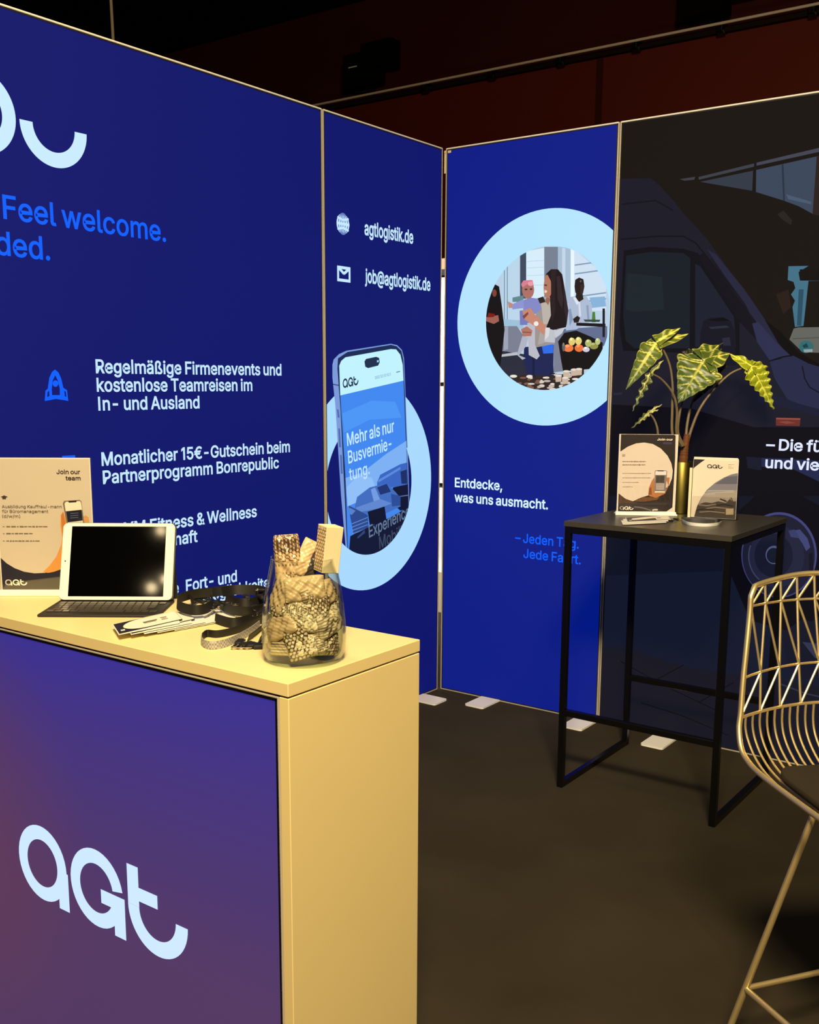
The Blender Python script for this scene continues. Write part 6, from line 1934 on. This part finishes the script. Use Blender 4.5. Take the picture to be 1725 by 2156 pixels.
def leaf(J, Tip, lobeL, lobeR, wid, nrm, cblade, cvein, droop=0.03, nlob=5, fade=None):
    """arrow-shaped leaf: junction J, tip, two rear lobe tips; all relative to the pot"""
    J, Tip = Vector(J), Vector(Tip)
    ax = Tip - J
    L = ax.length
    ax.normalize()
    N = Vector(nrm)
    N = (N - ax * N.dot(ax)).normalized()
    SD = ax.cross(N)
    vs, fs, cs = [], [], []
    NT, NS = 46, 12

    def width(t):
        wv = math.sin(min(1.0, (t + 0.10) / 0.32) * PI / 2) if t < 0.22 else 1.0
        base_w = wid * wv * (1 - max(0.0, (t - 0.10) / 0.90) ** 1.15)
        scal = 1 + 0.08 * math.cos(t * nlob * 2 * PI - 0.5) * (1 - t)
        return max(base_w * scal, 0.0006)
    veins = [0.0] + [(k + 0.35) / nlob for k in range(nlob)]
    for sgn in (1, -1):
        b = len(vs)
        for i in range(NT + 1):
            t = i / NT
            for j in range(NS + 1):
                s = j / NS
                w_ = width(t)
                p = J + ax * (t * L) + SD * (sgn * s * w_)
                d = min(abs((t - 0.30 * s * (wid / L)) - v) for v in veins) * L
                bulge = -0.006 * math.exp(-(d / 0.008) ** 2) * math.sin(s * PI)
                wave = 0.010 * s * s * math.cos(t * nlob * 2 * PI + 0.8) * (1 - 0.5 * t)
                fold = 0.12 * s * w_
                p = p + N * (bulge + wave + fold * 0.8 - droop * t * t)
                vs.append(p)
                cv = 0.0
                if s * w_ < 0.0042 * (1 - 0.6 * t):
                    cv = 1.0
                elif d < 0.0030 * (1 - 0.45 * s) and t < 0.93:
                    cv = 0.95
                elif s > 0.93:
                    cv = 0.65
                c = mixc(cblade, cvein, cv)
                if fade:
                    c = mixc(c, fade, t ** 1.6 * 0.75)
                cs.append(s2l(c))
        for i in range(NT):
            for j in range(NS):
                q = (b + i * (NS + 1) + j, b + (i + 1) * (NS + 1) + j, b + (i + 1) * (NS + 1) + j + 1, b + i * (NS + 1) + j + 1)
                fs.append(q if sgn > 0 else q[::-1])
    # rear lobes
    for sgn, LT in ((1, lobeL), (-1, lobeR)):
        if LT is None:
            continue
        LT = Vector(LT)
        la = LT - J
        ll = la.length
        la.normalize()
        ls = la.cross(N).normalized()
        b = len(vs)
        n2, m2 = 22, 12
        for i in range(n2 + 1):
            t = i / n2
            ww = wid * 0.56 * (1 - t ** 2.2) * (1 + 0.10 * math.cos(t * 11)) + 0.0006
            for j in range(m2 + 1):
                s = j / m2 * 2 - 1
                side = 0.62 if (s * sgn > 0) else 1.0
                p = J + la * (t * ll) + ls * (s * ww * side) + N * (0.0008 + 0.12 * abs(s) * ww - 0.012 * t * t + 0.005 * s * s * math.cos(t * 12))
                vs.append(p)
                cv = 0.0
                if abs(s) * ww < 0.0050 * (1 - 0.5 * t):
                    cv = 1.0
                elif min(abs(t - 0.28 * abs(s) - k) for k in (0.22, 0.52)) < 0.03:
                    cv = 0.85
                elif abs(s) > 0.9:
                    cv = 0.6
                cs.append(s2l(mixc(cblade, cvein, cv)))
        for i in range(n2):
            for j in range(m2):
                fs.append((b + i * (m2 + 1) + j, b + (i + 1) * (m2 + 1) + j, b + (i + 1) * (m2 + 1) + j + 1, b + i * (m2 + 1) + j + 1))
    me = bpy.data.meshes.new('leaf')
    me.from_pydata(vs, [], fs)
    at = me.color_attributes.new('ink', 'FLOAT_COLOR', 'POINT')
    at.data.foreach_set('color', [x for c in cs for x in (*c, 1.0)])
    me.update()
    ob = link('leaf', me, M['leaf'], pl, True)
    so = ob.modifiers.new('thickness', 'SOLIDIFY')
    so.thickness = 0.0009
    return ob


UPZ = Vector((0, 0, 1))
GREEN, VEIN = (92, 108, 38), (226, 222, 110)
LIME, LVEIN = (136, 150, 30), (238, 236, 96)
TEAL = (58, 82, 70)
leaf(loc3(395, 245, -0.06), loc3(85, 722, -0.10), loc3(640, 92, -0.04), loc3(722, 150, 0.0), 0.048, -FWH + UPZ * 0.8 + RTH * 0.15, GREEN, VEIN, 0.005, 6, TEAL)
leaf(loc3(335, 556, -0.09), loc3(158, 940, -0.10), loc3(480, 428, -0.09), loc3(420, 470, -0.05), 0.020, -FWH * 0.9 + RTH * 0.7 + UPZ * 0.5, (92, 106, 62), (190, 192, 120), 0.004, 5, TEAL)
leaf(loc3(870, 425, -0.03), loc3(618, 850, -0.09), loc3(1030, 262, 0.02), loc3(1140, 345, 0.0), 0.098, -FWH + UPZ * 0.55, (72, 92, 34), VEIN, 0.010, 6, (58, 84, 52))
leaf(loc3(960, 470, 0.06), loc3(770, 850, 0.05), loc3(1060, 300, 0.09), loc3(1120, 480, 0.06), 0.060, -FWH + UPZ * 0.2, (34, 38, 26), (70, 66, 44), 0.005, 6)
leaf(loc3(760, 400, 0.05), loc3(600, 760, 0.05), loc3(1060, 240, 0.08), loc3(640, 330, 0.06), 0.050, -FWH * 0.4 + UPZ - RTH * 0.4, (36, 40, 28), (84, 80, 58), 0.005, 6)  # rear leaf in shadow, the shade put into its blade colour
leaf(loc3(1355, 485, -0.02), loc3(1590, 915, -0.06), loc3(1150, 350, 0.02), loc3(1530, 480, 0.02), 0.058, -FWH * 0.75 + UPZ * 0.8, LIME, LVEIN, 0.006, 7, (110, 124, 34))
leaf(loc3(325, 952, 0.06), loc3(142, 1110, 0.05), loc3(452, 858, 0.08), loc3(415, 912, 0.06), 0.012, -FWH + UPZ * 0.9, (104, 116, 66), (190, 190, 124), 0.003, 4, (84, 96, 70))

# lanyard and cards on the high table
GT = 'name cards fanned on the bar table'
for i in range(3):
    sh_ = (0, 4, 9)[i]
    card_obj([(1308 + sh_, 1096 - i * 3), (1398 + sh_, 1092 - i * 3), (1404 + sh_, 1101 - i * 3), (1312 + sh_, 1105 - i * 3)], TZ + 0.0030 + 0.0016 * i, 'name_card',
             ('lowest name card in front of the dark sign', 'middle name card in front of the dark sign', 'topmost name card in front of the dark sign')[i], GT, 0.001, art=(i == 2))
p0 = onz(1440, 1094, TZ)
ly = empty('lanyard', (p0.x, p0.y, TZ), 0, 'black lanyard in an oval coil at the front of the bar table', 'lanyard', 'lanyards on the bar table')
o = (p0.x, p0.y, TZ)
bm = bmesh.new()
ribbon(bm, pts_on([(1436, 1098), (1448, 1098), (1468, 1099), (1492, 1100), (1512, 1101), (1517, 1103)], TZ, o), 0.015, 0.0012, 0.0004, 0.006)
ribbon(bm, pts_on([(1444, 1101), (1460, 1101), (1480, 1102), (1505, 1104)], TZ, o), 0.015, 0.0012, 0.0004, 0.007)
build('strap', bm, M['ribbon'], ly, True)
bm = bmesh.new()
ribbon(bm, pts_on([(1438, 1100), (1448, 1105), (1466, 1108), (1490, 1109), (1510, 1107), (1517, 1104)], TZ, o), 0.012, 0.0012, 0.0004, -0.004)
build('pale_strap', bm, M['plate'], ly, True)
clip(ly, onz(1424, 1095, TZ) - Vector(o), 1.0, s=0.9)
clip(ly, onz(1412, 1098, TZ) - Vector(o), 1.3, s=0.9)

# ------------------------------------------------------------------ brass wire bar stool
SO = Vector((2.479, -1.853, 0))
st = empty('bar_stool', SO, PI / 4, 'gold wire bar stool with a dark seat pad, cut by the right edge', 'stool')
HW = 0.245
YR = 0.22


def side(sg):
    prof = [(0.050, 0.322, 1.045), (0.046, 0.315, 1.000), (0.033, 0.296, 0.920), (0.022, 0.281, 0.850), (0.012, 0.264, 0.775), (0.004, 0.252, 0.735), (0.0, 0.226, 0.695), (0.0, 0.184, 0.676), (0.0, 0.134, 0.670), (0.0, 0.05, 0.669),
            (0.0, -0.12, 0.672), (0.004, -0.205, 0.674), (0.020, -0.240, 0.672)]
    return [Vector((sg * (HW - m), y, zz)) for m, y, zz in prof]


def back_y(x, zz):
    """the back leans and bows away from the sitter"""
    t = (zz - 0.735) / 0.31
    edge = 0.252 + 0.073 * max(0.0, min(1.15, t))
    hw = HW - 0.05 * max(0.0, min(1.0, t))
    return edge + (0.042 + 0.008 * t) * (1 - min(1.0, (x / hw) ** 2))


Lp, Rp = side(-1), side(1)
topc = [Vector((x, back_y(x, 1.06), zz)) for x, zz in ((-0.178, 1.068), (-0.13, 1.075), (-0.06, 1.084), (0.0, 1.087), (0.06, 1.084), (0.13, 1.075), (0.178, 1.068))]
frame_pts = smooth_path(Lp[::-1], 5) + smooth_path(topc, 4) + smooth_path(Rp, 5)
fr = [Vector((x, -0.246, 0.671)) for x in (0.19, 0.1, 0.0, -0.1, -0.19)]
bm = bmesh.new()
tube(bm, frame_pts + fr, 0.0068, 10, True)
build('outer_frame', bm, M['gold'], st, True)
RW = 0.0032


def railx(zf, hw, z0, z1):
    return [Vector((x, back_y(x, zf), z0 + (z1 - z0) * (1 - (x / hw) ** 2))) for x in [hw * (-1 + 2 * i / 16) for i in range(17)]]


def on_rail(k, x):
    zf, hw, z0, z1 = RL[k]
    return Vector((x, back_y(x, zf), z0 + (z1 - z0) * (1 - (x / hw) ** 2)))


RL = {2: (1.022, 0.196, 1.020, 1.024), 3: (0.862, 0.220, 0.853, 0.872), 4: (0.768, 0.233, 0.761, 0.777)}
for k in (2, 3, 4):
    bm = bmesh.new()
    tube(bm, railx(*RL[k]), RW + (0.0008 if k == 4 else 0), 8)
    build('cross_wire', bm, M['gold'], st, True)


def top_at(x):
    return Vector((x, back_y(x, 1.06), 1.087 - 0.019 * (x / 0.178) ** 2 - 0.004))


def wire(p, q):
    bm = bmesh.new()
    tube(bm, [p, q], RW, 7)
    build('back_wire', bm, M['gold'], st, True)


n2 = [-0.193 + 0.0483 * i for i in range(9)]
n3 = [-0.168 + 0.056 * i for i in range(7)]
n4 = [-0.233 + 0.0583 * i for i in range(9)]
for i in range(1, 8):
    wire(on_rail(2, n2[i]), top_at(n2[i]))
for i in range(0, 7):
    wire(on_rail(2, n2[i]), top_at(n2[i + 1]))
for j in range(7):
    wire(on_rail(2, n2[j]), on_rail(3, n3[j]))
    wire(on_rail(2, n2[j + 1]), on_rail(3, n3[j]))
    wire(on_rail(3, n3[j]), on_rail(4, n4[j]))
    wire(on_rail(3, n3[j]), on_rail(4, n4[j + 1]))
NWR = 21
for i in range(NWR):
    x = -0.218 + 0.436 * i / (NWR - 1)
    p = on_rail(4, x)
    e = abs(x) / 0.218
    dz = 0.006 * e ** 3
    pts = [p, Vector((x, p.y - 0.002, 0.735)), Vector((x * 0.99, p.y - 0.016, 0.700 + dz)), Vector((x * 0.975, p.y - 0.050, 0.668 + dz)), Vector((x * 0.955, p.y - 0.100, 0.6455 + dz)), Vector((x * 0.94, 0.08, 0.636 + dz)),
           Vector((x * 0.93, -0.10, 0.637 + dz)), Vector((x * 0.92, -0.21, 0.650 + dz)), Vector((x * 0.92, -0.245, 0.668))]
    bm = bmesh.new()
    tube(bm, smooth_path(pts, 5), 0.0030, 7)
    build('seat_wire', bm, M['gold'], st, True)
bm = bmesh.new()
pad = []
for cx, cy, a0 in ((0.158, -0.18, -PI / 2), (0.158, 0.115, 0), (-0.158, 0.115, PI / 2), (-0.158, -0.18, PI)):
    for i in range(9):
        t = a0 + PI / 2 * i / 8
        pad.append((cx + 0.036 * math.cos(t), cy + 0.050 * math.sin(t)))
rings = []
for sc, zz in ((0.985, 0.6445), (1.0, 0.648), (1.0, 0.657), (0.985, 0.661), (0.5, 0.663)):
    rings.append([bm.verts.new((x * sc, (y + 0.045) * sc - 0.045, zz + 0.012 * max(0, (y - 0.09)) / 0.075)) for x, y in pad])
n = len(pad)
for A, B in zip(rings, rings[1:]):
    for i in range(n):
        bm.faces.new((A[i], A[(i + 1) % n], B[(i + 1) % n], B[i]))
bm.faces.new(rings[-1])
bm.faces.new(rings[0][::-1])
build('seat_pad', bm, M['pad'], st, True)
# sled of four splayed legs and a square footrest
LEG = {}
BR, BP = Matrix.Rotation(math.radians(10), 3, 'Z'), Vector((-0.300, 0.034, 0))
for sx in (-1, 1):
    for y0, y1, tg in ((-0.020, 0.058, 'r'), (-0.150, -0.320, 'f')):
        a0, a1 = Vector((sx * 0.190, y0, 0.634)), Vector((sx * 0.352, y1, 0.0))
        a0, a1 = BR @ (a0 - BP) + BP, BR @ (a1 - BP) + BP
        LEG[sx, tg] = (a0, a1)
        bm = bmesh.new()
        tube(bm, [a0, a1 + (a0 - a1) * 0.004], 0.0075, 10)
        lg = build('leg', bm, M['gold'], st, True)
bm = bmesh.new()
tube(bm, [LEG[-1, 'r'][0], LEG[1, 'r'][0]], 0.006, 8)
tube(bm, [LEG[-1, 'f'][0], LEG[1, 'f'][0]], 0.006, 8)
build('seat_support', bm, M['gold'], st, True)
f_ = 0.2 / 0.634
RG = {k: v[1] + (v[0] - v[1]) * f_ for k, v in LEG.items()}
for k0, k1 in (((-1, 'r'), (1, 'r')), ((1, 'r'), (1, 'f')), ((1, 'f'), (-1, 'f')), ((-1, 'f'), (-1, 'r'))):
    bm = bmesh.new()
    tube(bm, [RG[k0], RG[k1]], 0.0068, 10)
    build('footrest_bar', bm, M['gold'], st, True)
